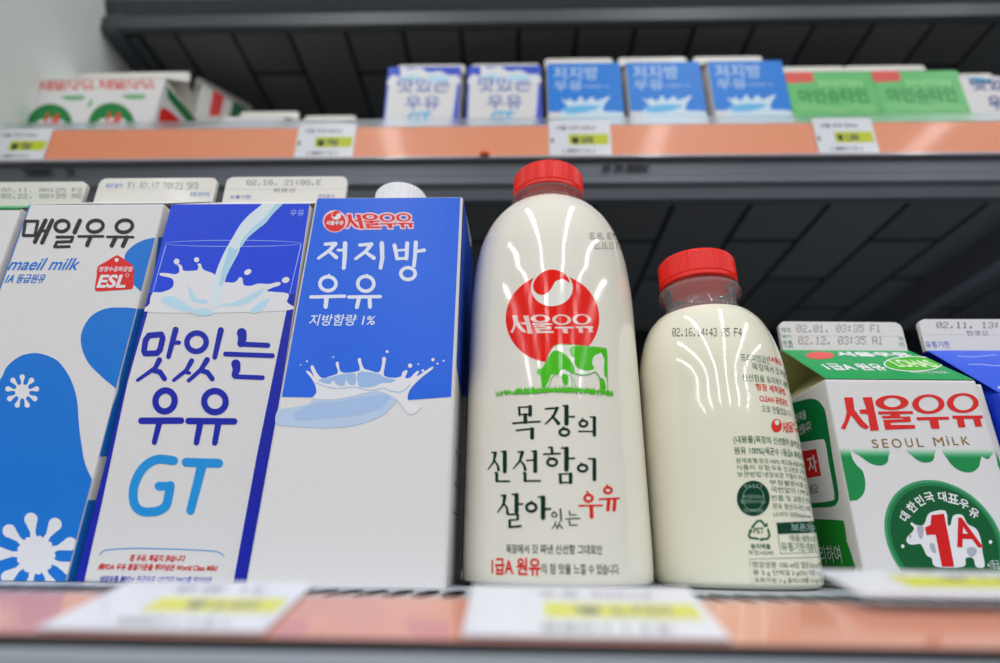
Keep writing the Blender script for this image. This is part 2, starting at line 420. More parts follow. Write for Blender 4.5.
for a, b_ in ((0.073, 0.080), (0.083, 0.091), (0.093, 0.112), (-0.43, -0.405), (-0.392, -0.386)):
    bm = bmesh.new(); box(bm, a, b_, MY-0.0018, MY+0.001, 0.3105, 0.3130, 0.0004); link('hook_slot', bm, dark_metal, middle, MB)
# bracket running front to back below the shelf
bm = bmesh.new(); box(bm, 0.4352, 0.4392, MY+0.02, 0.70, 0.2590, 0.2855, 0.001); box(bm, 0.4352, 0.4520, MY+0.02, 0.70, 0.2560, 0.2600, 0.001); link('bracket', bm, mat('bracket_metal', (120, 122, 130), 0.5, metal=0.2), middle, MB)

mid_plane = Plane((0, MY+0.0002, 0.3225), (1, 0, 0), (0, 0, 1))
for (a, b_, t0, l, pr) in ((-6, 50, 0.034, 'price tag in the middle rail at its left end by the pale wall', '₩ 700'),
                   (297, 355, 0.036, 'price tag in the middle rail above the tall cartons, left of the blue splash boxes', '₩ 790'),
                   (549, 611, 0.037, 'price tag in the middle rail right above the big bottle cap', '₩ 690'),
                   (816, 876, 0.037, 'price tag in the middle rail under the green cartons', '₩ 1,380')):
    price_tag(mid_plane, uvx(a, 140, mid_plane), uvx(b_, 140, mid_plane), -0.001, t0, l,
        [(pr, 0.36, 0.72, 0.34, 0.56, 0.03), ('서울 우유 200ml', 0.12, 0.75, 0.74, 0.86, 0.01), ('| 880112 |', 0.22, 0.72, 0.08, 0.2, 0.02), ('1', 0.03, 0.07, 0.38, 0.5)])

# ------------------------------------------------------------------ top shelf
TY = 0.470
top = thing('display_shelf', (0.2, TY, 0.56), 'topmost dark grey shelf crossing the upper edge of the photo', 'shelf'); TB = (0.2, TY, 0.56)
bm = bmesh.new(); box(bm, X0+0.02, X1, TY+0.012, 0.72, 0.560, 0.565); link('underside', bm, under_m, top, TB, label='dark slotted underside')
bm = bmesh.new()
extrude_profile(bm, [(TY+0.006, 0.64), (TY+0.016, 0.64), (TY+0.016, 0.556), (TY+0.008, 0.549), (TY+0.002, 0.551), (TY, 0.566), (TY+0.005, 0.572), (TY-0.004, 0.586), (TY-0.004, 0.60), (TY+0.006, 0.605)], X0, X1)
link('front_beam', bm, mat('dark_beam_metal', (66, 70, 73), 0.42, metal=0.2, var=0.04, scale=20), top, TB)
bm = bmesh.new(); box(bm, X0, X0+0.022, TY+0.004, 0.72, 0.548, 0.585, 0.002); box(bm, X0+0.022, X0+0.034, TY+0.016, 0.72, 0.552, 0.575, 0.001)
link('bracket', bm, steel, top, TB, label='side bracket against the pale wall')

# ------------------------------------------------------------------ cartons
def gable(name, x, D, yaw, wd, dp, zb, zs, zr, zf, label, cat='milk carton', body=white_card, roof=white_card, fin=cream_card, gusset=cream_card, group=None, bev=0.0012, fin_r=0.004, lean=0.0, fw=1.0):
    """gable-top carton; x, D = middle of the front face; returns root, base, and the planes of its faces"""
    c, s = math.cos(yaw), math.sin(yaw)
    def W(lx, ly, z): return Vector((x+lx*c-ly*s, D+lx*s+ly*c, z))
    base = tuple(W(0, dp/2, zb)); t = thing(name, base, label, cat, group)
    h = wd/2
    def loc(bm):
        for v in bm.verts: v.co = W(v.co.x, v.co.y, v.co.z)
    bm = bmesh.new(); box(bm, -h, h, 0, dp, zb, zs, bev); loc(bm); link('body', bm, body, t, base)
    bm = bmesh.new(); e = 0.0006
    A = [bm.verts.new(p) for p in ((-h+e, 0, zs), (h-e, 0, zs), (h-e+lean, dp/2-0.0005, zr), (-h+e+lean, dp/2-0.0005, zr))]
    B = [bm.verts.new(p) for p in ((-h+e, dp, zs), (h-e, dp, zs), (h-e+lean, dp/2+0.0005, zr), (-h+e+lean, dp/2+0.0005, zr))]
    bm.faces.new(A); bm.faces.new(B[::-1]); loc(bm)
    link('roof', bm, roof, t, base)
    bm = bmesh.new()
    for sg in (-1, 1):
        a = bm.verts.new((sg*(h-e), 0.0003, zs-0.0002)); b = bm.verts.new((sg*(h-e), dp-0.0003, zs-0.0002)); p = bm.verts.new((sg*(h-0.028*wd/0.07), dp/2, zr-0.004))
        E1 = bm.verts.new((sg*(h-e)+lean, dp/2-0.0006, zr-0.0004)); E2 = bm.verts.new((sg*(h-e)+lean, dp/2+0.0006, zr-0.0004))
        bm.faces.new((a, b, p)); bm.faces.new((a, p, E1)); bm.faces.new((b, E2, p))
    loc(bm); link('side_fold', bm, gusset, t, base)
    # sealed top fin with rounded upper corners and a pressed crease
    bm = bmesh.new(); R = fin_r; y1, y2 = dp/2-0.0013, dp/2+0.0013
    hb = h; h = h*fw
    prof = [(-h, zr-0.001), (h, zr-0.001)] + [(h-R+R*math.cos(a), zf-R+R*math.sin(a)) for a in [rad(q) for q in range(0, 91, 15)]] + [(-h+R+R*math.cos(a), zf-R+R*math.sin(a)) for a in [rad(q) for q in range(90, 181, 15)]]
    f = [bm.verts.new((p[0]+lean, y1, p[1])) for p in prof]; g = [bm.verts.new((p[0]+lean, y2, p[1])) for p in prof]; n = len(prof)
    bm.faces.new(f); bm.faces.new(g[::-1])
    for i in range(n): bm.faces.new((f[i], g[i], g[(i+1) % n], f[(i+1) % n]))
    zc = zr+(zf-zr)*0.52; box(bm, -h+0.001+lean, h-0.001+lean, y1-0.0001, y1+0.0004, zc-0.0006, zc+0.0006)
    bmesh.ops.recalc_face_normals(bm, faces=bm.faces[:]); loc(bm); link('top_seal', bm, fin, t, base); h = hb
    U = W(1, 0, 0)-W(0, 0, 0); Yd = W(0, 1, 0)-W(0, 0, 0)
    F = Plane(W(0, 0, zs), U, (0, 0, 1)); F.clip = (-h+0.0002, h-0.0002, zb-zs+0.0003, -0.0001)
    rl = math.hypot(dp/2, zr-zs)
    Rf = Plane(W(0, 0, zs), U, Yd*(dp/2-0.0005)+Vector((0, 0, zr-zs))); Rf.clip = (-h+0.001, h-0.001, 0.0002, rl-0.0012)
    Fn = Plane(W(lean, dp/2-0.0013, zr), U, (0, 0, 1)); Fn.clip = (-h, h, 0.0006, zf-zr)
    SL = Plane(W(-h, 0, zs), -Yd, (0, 0, 1)); SL.clip = (-dp+0.0005, -0.0005, zb-zs+0.0003, -0.0003)
    SR = Plane(W(h, 0, zs), Yd, (0, 0, 1)); SR.clip = (0.0005, dp-0.0005, zb-zs+0.0003, -0.0003)
    return dict(root=t, base=base, F=F, R=Rf, S=Fn, L=SL, Rt=SR)
def put(k, surf, layer, name, m, fn, label=None):
    a = Art(k[surf], layer); fn(a); return a.build(name, m, k['root'], k['base'], label)
def Z(x0, y0, s):
    """turns coordinates measured on an enlarged view into photograph pixels"""
    c = crop(x0, y0, s)
    def b(x1, y1, x2, y2): (p, q) = c([(x1, y1), (x2, y2)]); return (*p, *q)
    return c, b

INK_W = ink((232, 231, 234)); RED = ink((226, 40, 36)); NAVY = ink((24, 38, 170)); DGREEN = ink((14, 70, 44)); MGREEN = ink((10, 120, 62))
SKY = ink((24, 120, 214)); PALE = ink((190, 226, 242)); GREYI = ink((120, 116, 122)); BLACK = ink((40, 38, 44))

def flower(a, cx, cy, R, rin, n, a0, pet):
    a.ell(cx, cy, rin, rin*0.95, 30)
    for i in range(n):
        t = rad(a0+360*i/n); ex, ey = cx+R*math.cos(t), cy-R*math.sin(t)
        a.stroke([(cx+rin*0.8*math.cos(t), cy-rin*0.8*math.sin(t)), (cx+(R*0.72)*math.cos(t), cy-(R*0.72)*math.sin(t))], pet*0.8, pet*0.5)
        a.stroke([(cx+(R*0.66)*math.cos(t), cy-(R*0.66)*math.sin(t)), (ex, ey)], pet*0.6, pet*1.5)
        t1 = t+rad(180/n)
        a.ell(cx+rin*math.cos(t1)*0.93, cy-rin*math.sin(t1)*0.93, rin*0.2, rin*0.2, 10)

# ---- C0: carton cut by the left edge
k = gable('milk_carton', -0.2874, 0.2470, 0.0, 0.070, 0.07, SZ, 0.1645, 0.1890, 0.2050, 'white tall carton with green top edge, cut off at the left edge of the photo', roof=green_card)
put(k, 'F', 1, 'green_band', MGREEN, lambda a: a.poly_uv([[(-.036, -.0012), (.036, -.0012), (.036, 0.001), (-.036, .001)]]), 'green top edge')
c, b = Z(0, 170, 6.63)
put(k, 'S', 1, 'date_print', GREYI, lambda a: (a.dots('02.11. 08:25 F2', b(10, 120, 550, 150)), a.dots('02.22. 08:25 A2', b(10, 160, 550, 188))))

# ---- C1: maeil carton
k = gable('milk_carton', -0.2133, 0.2462, 0.0, 0.0700, 0.07, SZ, 0.1662, 0.1905, 0.2065, 'white tall carton with bright blue petal shapes and a red house-shaped mark', lean=0.0035)
c, b = Z(0, 205, 6.627)
def f(a):
    st = lambda p, w_: a.stroke(c(p), w_*1.22/6.627)
    st([(170, 108), (252, 108), (232, 203), (155, 203), (170, 108)], 17)
    st([(303, 103), (232, 245)], 23); st([(347, 103), (280, 250)], 23); st([(268, 172), (318, 172)], 16)
    a.ring(*c([(412, 140)])[0], 46/6.627, 36/6.627, 24/6.627, rot=-0.25)
    st([(530, 104), (495, 182)], 24); st([(377, 213), (484, 213), (472, 243), (378, 246), (362, 278), (460, 276)], 16)
    a.ring(*c([(632, 141)])[0], 52/6.627, 38/6.627, 24/6.627, rot=-0.2)
    st([(522, 209), (684, 208)], 14); st([(602, 212), (578, 266)], 23)
    a.ring(*c([(825, 141)])[0], 54/6.627, 40/6.627, 24/6.627, rot=-0.2)
    st([(712, 212), (884, 213)], 14); st([(768, 215), (741, 270)], 23); st([(842, 215), (815, 272)], 23)
put(k, 'F', 2, 'carton_title', BLACK, f)
put(k, 'F', 2, 'latin_lettering', SKY, lambda a: (a.text('maeil milk', b(62, 352, 540, 432), 0.012, 0.22), a.text('1A', b(40, 462, 102, 515), 0.03, 0.15), a.text('등급원유', b(110, 458, 304, 518), 0.015, 0.1)))
c6, b6 = Z(0, 170, 2.652); 
def f(a):
    a.poly(smooth(c6([(470, 380), (430, 373), (380, 369), (330, 365), (280, 368), (240, 390), (217, 430), (217, 470), (235, 512), (270, 548), (315, 588), (350, 640), (400, 700)]), 5, False))
    a.poly(smooth(c6([(480, 178), (440, 178), (400, 181), (360, 196), (332, 225), (335, 260), (352, 300), (385, 330), (420, 348), (480, 360)]), 5, False))
    big = [(-75, 620), (-75, 600), (-70, 480), (-20, 400), (0, 380), (7.5, 366), (19.6, 356.6), (30, 353.5), (39, 353.4), (50, 356.6), (59, 362), (68, 374), (74, 387.5), (77.4, 402), (79, 424), (81, 440), (85, 463), (94, 483), (100, 492), (130, 560), (130, 620)]
    a.poly([big[0]] + smooth(big[1:-1], 4, False) + [big[-1]])
    a.poly_uv([[(-.036, -.2), (-.0343, -.2), (-.0343, 0), (-.036, 0)]])
put(k, 'F', 1, 'blue_petals', SKY, f, 'bright blue petal shapes')
F1 = k['F']
def f(a):
    a.poly(c6([(350, 366), (400, 370), (480, 378), (480, 760), (250, 760), (312, 588)])); a.poly(c6([(420, 178), (480, 178), (480, 345), (400, 345)]))
    a.poly([(60, 500), (160, 500), (160, 620), (60, 620)])
put(k, 'Rt', 1, 'side_petals', SKY, f, 'bright blue petals carried over to the side')
put(k, 'Rt', 2, 'side_lettering', BLACK, lambda a: (a.text('우유', (165, 222, 171, 240), 0.02), a.text('1L', (162, 262, 166, 275))))
def f(a):
    flower(a, 36.2, 555, 36, 17.5, 9, 98, 9); 
def g(a): flower(a, 22.5, 391.5, 14.5, 6.5, 9, 90, 3.6)
put(k, 'F', 2, 'white_flower', INK_W, f, 'large white splat flower'); put(k, 'F', 2, 'white_flower', INK_W, g, 'small white splat flower')
put(k, 'F', 2, 'red_tag_print', RED, lambda a: a.poly(smooth(c([(650, 410), (700, 378), (765, 338), (790, 338), (840, 372), (885, 408), (886, 480), (882, 545), (862, 558), (750, 566), (650, 572), (630, 558), (640, 480)]), 3)), 'red house-shaped tag')
put(k, 'F', 3, 'tag_lettering', INK_W, lambda a: (a.ell(*c([(775, 365)])[0], 2, 2, 14), a.text('청정수공파공법', b(658, 408, 878, 442), 0.02), a.text('ESL', b(652, 462, 845, 550), 0.035, 0.05), a.ring(*c([(845, 465)])[0], 1.6, 1.6, .5, 14)))
c, b = Z(0, 0, 3.316)
put(k, 'S', 1, 'date_print', GREYI, lambda a: a.dots('F1 02.17 20:23 SK8', b(425, 605, 660, 628)))
put(k, 'S', 1, 'blue_print', SKY, lambda a: (a.text('제조일자', b(350, 608, 408, 624)), a.text('유통기한까지', b(630, 637, 695, 652))))
put(k, 'R', 1, 'roof_lettering', SKY, lambda a: a.text('maeil milk', (48, 197.5, 95, 199.8), 0.02, 0.2))

# ---- C2: GT carton
k = gable('milk_carton', -0.1392, 0.2462, 0.0, 0.0710, 0.07, SZ, 0.1656, 0.1900, 0.2068, 'white tall carton with royal blue borders, two big light blue letters and milk poured into a glass', lean=0.0055)
c, b = Z(150, 195, 5.525)
put(k, 'F', 1, 'blue_panel', ink((28, 70, 222)), lambda a: a.poly([(130, 293.5), (130, 190), (330, 190), (330, 294), (292, 294), (288, 312), (284, 294)], ), 'royal blue upper panel with a poured glass')
put(k, 'F', 1, 'blue_border', NAVY, lambda a: (a.poly([(130, 293.4), (152.5, 293.4), (146.5, 317), (128, 380), (102, 503), (85, 578), (82, 600), (40, 600)]),
    a.poly([(290, 293.9), (257, 455), (246, 514), (233.5, 582), (230, 600), (248.5, 600), (252, 582), (297.5, 293.9)])), 'navy border along both edges')
def f(a):
    a.ring(*c([(460, 268)])[0], 375/5.525, 17/5.525, 0.7, 60)
    a.stroke(c([(88, 280), (15, 540)]), 1.1, 0.6); a.stroke(c([(835, 275), (772, 545)]), 1.1, 0.6)
    a.text('우유', b(775, 82, 852, 118), 0.01)
put(k, 'F', 2, 'glass_rim_print', ink((156, 180, 245)), f, 'pale glass outline')
splash = [(15, 542), (60, 538), (90, 530), (120, 515), (132, 490), (122, 462), (85, 452), (58, 445), (58, 432), (90, 432), (140, 438), (162, 425), (160, 398), (150, 388), (168, 384), (180, 400), (185, 418), (225, 420), (262, 415), (268, 395), (262, 382), (280, 380), (288, 400), (300, 415), (340, 430), (360, 445), (380, 500), (410, 482), (460, 485), (485, 470), (495, 455), (512, 462), (515, 490), (530, 502), (560, 502), (600, 490), (660, 492), (700, 482), (722, 485), (715, 500), (680, 512), (645, 530), (690, 536), (764, 546), (756, 590), (744, 640), (20, 650), (0, 600)]
put(k, 'F', 2, 'milk_splash', INK_W, lambda a: (a.poly(smooth(c(splash), 4)),
    a.ell(*c([(148, 368)])[0], 2.9, 3.0, 16), a.ell(*c([(258, 358)])[0], 2.6, 2.6, 16), a.ell(*c([(541, 426)])[0], 3.9, 2.7, 16, -0.5), a.ell(*c([(750, 470)])[0], 3.9, 2.9, 16, -0.3)), 'white milk splash')
def f(a):
    a.poly(smooth(c([(215, 500), (240, 540), (265, 575), (310, 580), (318, 600), (270, 598), (225, 575)]), 4))
    a.poly(smooth(c([(385, 600), (440, 600), (520, 570), (600, 528), (635, 518), (600, 560), (530, 600), (450, 615), (385, 610)]), 4))
    a.poly(smooth(c([(60, 575), (120, 560), (180, 590), (235, 625), (235, 650), (170, 640), (100, 610)]), 4))
    a.poly(smooth(c([(555, 640), (600, 600), (660, 570), (655, 590), (620, 640), (570, 655)]), 4))
    a.poly(smooth(c([(240, 640), (300, 625), (350, 645), (330, 665), (260, 665)]), 4))
put(k, 'F', 3, 'splash_shading', PALE, f, 'pale blue streaks in the splash')
put(k, 'F', 4, 'milk_stream', ink((222, 234, 240)), lambda a: a.poly(smooth(c([(622, 50), (550, 110), (500, 165), (455, 240), (415, 310), (375, 400), (355, 470), (348, 540), (340, 610), (392, 610), (400, 540), (420, 460), (455, 385), (490, 320), (510, 260), (560, 210), (630, 165), (680, 105), (740, 45), (735, 20), (640, 20)]), 4)), 'stream of milk')
put(k, 'F', 5, 'stream_shading', ink((176, 218, 238)), lambda a: (a.poly(smooth(c([(700, 48), (640, 120), (570, 180), (520, 235), (500, 270), (505, 290), (545, 235), (620, 170), (680, 100), (735, 50)]), 4)),
    a.poly(smooth(c([(440, 290), (470, 300), (490, 300), (450, 385), (415, 460), (398, 500), (385, 500), (400, 420), (420, 350)]), 4))), 'pale blue side of the stream')
c, b = Z(120, 315, 4.735)
def f(a):
    S = 4.735; st = lambda p, w_, w2=None: a.stroke(c(p), w_*1.1/S, (w2 or w_)*1.1/S)
    st([(138, 97), (196, 92), (203, 110), (190, 165), (176, 181), (120, 183), (114, 170), (122, 118), (138, 97)], 25)
    st([(264, 70), (230, 198)], 26, 20); st([(252, 131), (280, 131)], 18)
    st([(187, 213), (168, 250), (84, 309)], 24, 14); st([(160, 262), (190, 270), (211, 302)], 24, 22)
    a.ring(*c([(363, 129)])[0], 46/S, 43/S, 26/S, rot=-0.3)
    st([(478, 72), (449, 200)], 26, 21)
    st([(340, 217), (315, 262), (255, 309)], 22, 15); st([(303, 270), (330, 275)], 15); st([(413, 212), (385, 258), (325, 311)], 24, 16); st([(382, 262), (415, 272), (437, 302)], 22, 22)
    st([(577, 85), (580, 110), (573, 135)], 42, 32); st([(575, 138), (700, 144)], 22)
    st([(500, 185), (722, 193)], 21)
    st([(549, 232), (553, 255), (544, 285)], 40, 28); st([(545, 292), (675, 297)], 20)
    a.ring(*c([(214, 407)])[0], 45/S, 50/S, 30/S, rot=0.3)
    st([(102, 501), (290, 500)], 28); st([(187, 510), (163, 603)], 26, 22)
    a.ring(*c([(450, 410)])[0], 51/S, 50/S, 30/S, rot=0.2)
    st([(325, 502), (541, 504)], 28); st([(380, 515), (362, 605)], 28, 24); st([(466, 515), (449, 606)], 28, 24)
put(k, 'F', 2, 'carton_title', NAVY, f)
c, b = Z(100, 380, 3.014)
def f(a):
    S = 3.014; a.stroke(smooth(c([(222, 243), (170, 240), (128, 268), (103, 320), (103, 370), (125, 395), (170, 396), (198, 380), (207, 350), (212, 318)]), 4, False), 27/S)
    a.stroke(c([(178, 320), (212, 320)]), 26/S)
    a.stroke(c([(260, 248), (358, 251)]), 27/S); a.stroke(c([(308, 255), (297, 300), (273, 394)]), 30/S, 25/S)
put(k, 'F', 2, 'grade_letters', ink((36, 150, 222)), f, 'light blue capital letters')
c, b = Z(90, 540, 6.25)
put(k, 'F', 2, 'curved_line', ink((36, 150, 222)), lambda a: a.stroke(smooth(c([(62, 92), (80, 72), (110, 62), (250, 52), (450, 55), (650, 62), (780, 70), (815, 82), (838, 102)]), 4, False), 0.9))
put(k, 'F', 2, 'red_lettering', ink((214, 58, 48)), lambda a: (a.text('흰 우유, 똑같지 않습니다', b(248, 92, 598, 138), 0.03, 0.1), a.text('美FDA 우유 품질기준을 뛰어넘은 World Class Milk!', b(52, 148, 800, 192), 0.03, 0.1)))
put(k, 'F', 2, 'blue_lettering', ink((60, 80, 190)), lambda a: a.text('냉장유통 美FDA 등급우유 127가지 PMO를 뛰어넘은', b(62, 225, 765, 265), 0.02, 0.1))
c, b = Z(230, 0, 3.315)
put(k, 'S', 1, 'date_print', GREYI, lambda a: (a.dots('02.10. 21:08.E', b(55, 596, 305, 614)), a.text('한영선', b(145, 624, 215, 638))))
put(k, 'S', 1, 'blue_print', ink((60, 80, 190)), lambda a: (a.text('유통기한', b(0, 647, 70, 660)), a.text('까지표시', b(292, 644, 345, 658))))

# ---- C3: blue low-fat carton with screw cap, bulging a little towards the bottom
zs, zt = 0.1700, 0.1840; xl0, xr0, Db = -0.1036, -0.0268, 0.2395; xl1, xr1, Dt = -0.1022, -0.0272, 0.2480
base3 = ((xl0+xr0)/2, 0.275, SZ)
root3 = thing('milk_carton', base3, 'tall carton with blue upper half, white milk crown splash and white screw cap', 'milk carton')
bm = bmesh.new(); rows = []
N = 10
for i in range(N+1):
    t = i/N; z = SZ+(zs-SZ)*t; xl = xl0+(xl1-xl0)*t; xr = xr0+(xr1-xr0)*t; d = Db+(Dt-Db)*t; e = 0.0010
    rows.append([bm.verts.new(p) for p in ((xl, d+e, z), (xl+e, d, z), (xr-e, d, z), (xr, d+e, z), (xr-0.001, 0.3150, z), (xl+0.001, 0.3150, z))])
for a_, b_ in zip(rows, rows[1:]):
    for j in range(6): bm.faces.new((a_[j], a_[(j+1) % 6], b_[(j+1) % 6], b_[j]))
bm.faces.new(rows[0][::-1])
tt = [bm.verts.new(p) for p in ((xl1+0.001, 0.3150, zt), (xr1-0.001, 0.3150, zt))]
r = rows[-1]
bm.faces.new((r[0], r[1], r[2], r[3], tt[1], tt[0])); bm.faces.new((r[3], r[4], tt[1])); bm.faces.new((r[5], r[0], tt[0])); bm.faces.new((r[4], r[5], tt[0], tt[1]))
bmesh.ops.recalc_face_normals(bm, faces=bm.faces[:]); link('body', bm, white_card, root3, base3)
UF = Vector((1, 0, 0)); VF = Vector((0, Dt-Db, zs-SZ)).normalized()
F3 = Plane(((xl1+xr1)/2, Dt, zs), UF, VF)
S3 = Plane(((xr0+xr1)/2+0.0001, Dt, zs), Vector((0, 1, 0)), (0, 0, 1)); F3.clip = (-0.0395, 0.0375, -0.2, 0.0); S3.clip = (0.0012, 0.066, -0.18, -0.0003)
k = dict(root=root3, base=base3, F=F3, Rt=S3)
def inside3(a):      # face outline that widens downwards
    pass
BL3 = ink((12, 98, 226)); c, b = Z(270, 335, 5.0)
h1 = (xr1-xl1)/2-0.0008
def facew(v):        # half widths of the front face at depth v below its top
    t = -v/(zs-SZ)/1.001; return (-(xr1-xl1)/2-(xl1-xl0)*t+0.0012, (xr1-xl1)/2+(xr0-xr1)*t-0.0012)
def f(a):
    v1 = F3.uv(280, 397)[1]; v2 = F3.uv(452, 397)[1]; w1 = facew(v1); w0 = facew(0)
    a.poly_uv([[(w0[0], -0.0002), (w0[1], -0.0002), (w1[1], v2), (F3.uv(410, 400)[0], F3.uv(410, 400)[1]), (F3.uv(314, 397.5)[0], F3.uv(314, 397.5)[1]), (w1[0], v1)]])
put(k, 'F', 1, 'blue_panel', mat('sky_blue_print', (12, 98, 226), 0.34, spec=0.3, var=0.06, scale=40, bump=0.12), f, 'blue upper half')
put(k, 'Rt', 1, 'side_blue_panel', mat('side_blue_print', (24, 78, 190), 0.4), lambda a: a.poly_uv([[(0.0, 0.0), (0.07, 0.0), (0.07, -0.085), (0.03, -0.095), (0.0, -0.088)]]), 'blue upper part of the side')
put(k, 'Rt', 2, 'side_lettering', ink((60, 90, 160)), lambda a: [a.poly_uv([[(0.008, z0), (0.03, z0), (0.03, z0-0.0006), (0.008, z0-0.0006)]]) for z0 in (-0.125, -0.139, -0.151)])
swash = [(40, 378), (120, 362), (190, 345), (232, 318), (310, 322), (400, 300), (470, 285), (560, 282), (640, 288), (652, 305), (600, 370), (560, 405), (470, 440), (370, 462), (200, 464), (100, 455), (32, 448)]
put(k, 'F', 2, 'pale_wave', ink((188, 208, 234)), lambda a: a.poly(smooth(c(swash), 4)), 'pale blue wave under the splash')
put(k, 'F', 3, 'pale_wave_core', ink((170, 196, 232)), lambda a: a.poly(smooth(c([(120, 390), (240, 340), (330, 335), (450, 310), (590, 298), (600, 320), (540, 370), (400, 405), (250, 420), (140, 425)]), 4)), 'bluer middle of the wave')
crown = [(180, 182), (200, 185), (222, 212), (205, 170), (205, 157), (220, 160), (235, 190), (262, 217), (300, 207), (340, 190), (330, 150), (336, 135), (345, 150), (352, 180), (375, 190), (430, 184), (450, 172), (440, 128), (448, 117), (456, 130), (470, 168), (500, 178), (545, 188), (560, 150), (563, 118), (572, 112), (580, 122), (572, 170), (572, 205), (620, 215), (655, 208), (662, 188), (680, 176), (688, 184), (676, 215), (700, 214), (720, 195), (738, 180), (746, 186), (735, 208), (800, 165), (816, 160), (812, 172), (760, 212), (720, 250), (695, 285), (690, 325), (730, 350), (760, 357), (700, 400), (640, 330), (560, 285), (480, 290), (420, 305), (330, 322), (232, 322), (215, 312), (232, 290), (228, 255), (210, 220)]
def f(a):
    a.poly(smooth(c(crown), 3))
    for x_, y_, r_ in ((186, 132, .9), (154, 150, .7), (317, 111, .8), (586, 84, 1.5), (701, 154, 2.2), (742, 147, .8), (765, 179, 1.4), (815, 124, 1.7), (838, 144, 1.0), (868, 130, 1.0), (212, 160, 1.6), (337, 142, 1.6), (448, 124, 1.7), (571, 120, 2.0)): a.ell(*c([(x_, y_)])[0], r_, r_, 12)
put(k, 'F', 4, 'milk_splash', INK_W, f, 'white milk crown')
def f(a):
    a.poly(smooth(c([(245, 225), (300, 212), (345, 200), (425, 192), (428, 245), (400, 250), (380, 225), (372, 255), (335, 250), (318, 228), (300, 245), (262, 238)]), 3))
    a.poly(smooth(c([(440, 190), (490, 185), (545, 195), (575, 212), (630, 225), (600, 240), (560, 240), (530, 255), (490, 262), (445, 255)]), 3))
    a.stroke(smooth(c([(228, 240), (290, 262), (350, 268), (430, 262), (500, 278), (570, 268), (600, 280), (660, 285), (700, 250)]), 4, False), 0.9)
put(k, 'F', 5, 'splash_shading', ink((160, 190, 232)), f, 'pale blue inside of the crown')
c, b = Z(300, 195, 4.736)
OUT = ink((240, 200, 205))
def f(a):
    a.ell(*c([(165, 125)])[0], 57/4.736, 53/4.736); [a.seoul(b(217+dx, 88+dy, 536+dx, 160+dy)) for dx, dy in ((-6, -6), (6, -6), (-6, 6), (6, 6), (0, -7), (0, 7))]
put(k, 'F', 2, 'logo_outline', OUT, f)
def f(a):
    cc = c([(165, 128)])[0]; a.poly(ellipse(*cc, 50/4.736, 46/4.736, 40)); a.seoul(b(217, 88, 536, 160))
put(k, 'F', 3, 'logo', RED, f, 'red round logo and lettering')
def f(a):
    a.ell(*c([(172, 98)])[0], 23/4.736, 20/4.736, 24); a.text('서울우유', b(124, 122, 207, 144), 0.03)
put(k, 'F', 4, 'logo_swirl', INK_W, f)
put(k, 'F', 5, 'logo_comma', RED, lambda a: a.poly(smooth(c([(152, 98), (160, 80), (180, 76), (194, 88), (180, 88), (172, 98), (162, 106)]), 4)))
def f(a):
    a.strokes(c, 4.736, [((120, 234), (166, 230), 16), ((168, 232), (142, 262), (88, 300), (20, 14)), ((136, 266), (172, 296), (14, 19)), ((180, 262), (208, 262), 13), ((214, 230), (212, 300), (208, 346), (22, 19)),
        ((284, 238), (338, 233), 16), ((338, 234), (312, 268), (264, 303), (20, 14)), ((310, 271), (350, 299), (14, 19)), ((388, 230), (390, 300), (382, 346), (22, 18)),
        ((448, 240), (460, 302), (20, 17)), ((508, 230), (505, 302), (20, 17)), ((456, 264), (505, 260), 11), ((460, 303), (505, 300), 14), ((549, 226), (546, 280), (540, 336), (20, 17)), ((552, 268), (588, 262), (14, 18)), ('o', 512, 373, 34, 28, 17),
        ('o', 133, 421, 38, 33, 17), ((138, 380), (137, 388), 12), ((52, 484), (212, 480), 16), ((126, 490), (122, 530), (22, 20)), ('o', 312, 421, 38, 35, 17), ((318, 380), (314, 386), 12), ((232, 484), (380, 482), 16), ((280, 490), (270, 532), 19), ((330, 490), (332, 530), 19)])
    a.text('지방함량 1%', b(43, 565, 360, 620), 0.012, 0.1)
put(k, 'F', 3, 'carton_title', ink((226, 232, 246)), f)
bm = bmesh.new(); cx3, cy3 = -0.0655, 0.2790
lathe(bm, cx3, cy3, [(0.0138, 0.1790), (0.0142, 0.1800), (0.0142, 0.1905), (0.0130, 0.1925), (0.0090, 0.1932)], 90, ridge=(1, 2, 0.0004)); link('screw_cap', bm, mat('white_plastic', (236, 236, 240), 0.35), root3, base3, label='white ribbed screw cap')
bm = bmesh.new(); lathe(bm, cx3, cy3, [(0.0152, 0.1700), (0.0152, 0.1792)], 48); link('cap_base', bm, mat('white_plastic', (236, 236, 240), 0.35), root3, base3)

# ---- C4: green topped half litre carton
k = gable('milk_carton', 0.1793, 0.2665, 0.0189, 0.0700, 0.07, SZ, 0.0807, 0.1076, 0.1236, 'short white carton with green roof, red lettering and a round green 1A badge', lean=-0.0018, fw=0.955, roof=green_card, gusset=mat('olive_shaded_fold', (186, 186, 128), 0.5), fin=white_card)  # olive of the side fold has the shade of the recess painted in
c, b = Z(820, 380, 5.556)
def f(a):
    for lp in SEOUL: a.poly(*[c(l) for l in lp])
put(k, 'F', 3, 'carton_title', ink((224, 44, 40)), f, 'big red lettering')
put(k, 'F', 3, 'gold_lettering', ink((150, 112, 52)), lambda a: [a.text(t_, b(*bx), 0.0) for t_, bx in (('S', (288, 330, 322, 378)), ('E', (345, 328, 378, 376)), ('O', (398, 326, 452, 376)), ('U', (475, 324, 514, 373)), ('L', (538, 322, 572, 372)), ('M', (630, 318, 686, 366)), ('i', (703, 312, 713, 362)), ('L', (735, 318, 766, 361)), ('K', (786, 314, 828, 360)))])
c, b = Z(830, 440, 4.735)
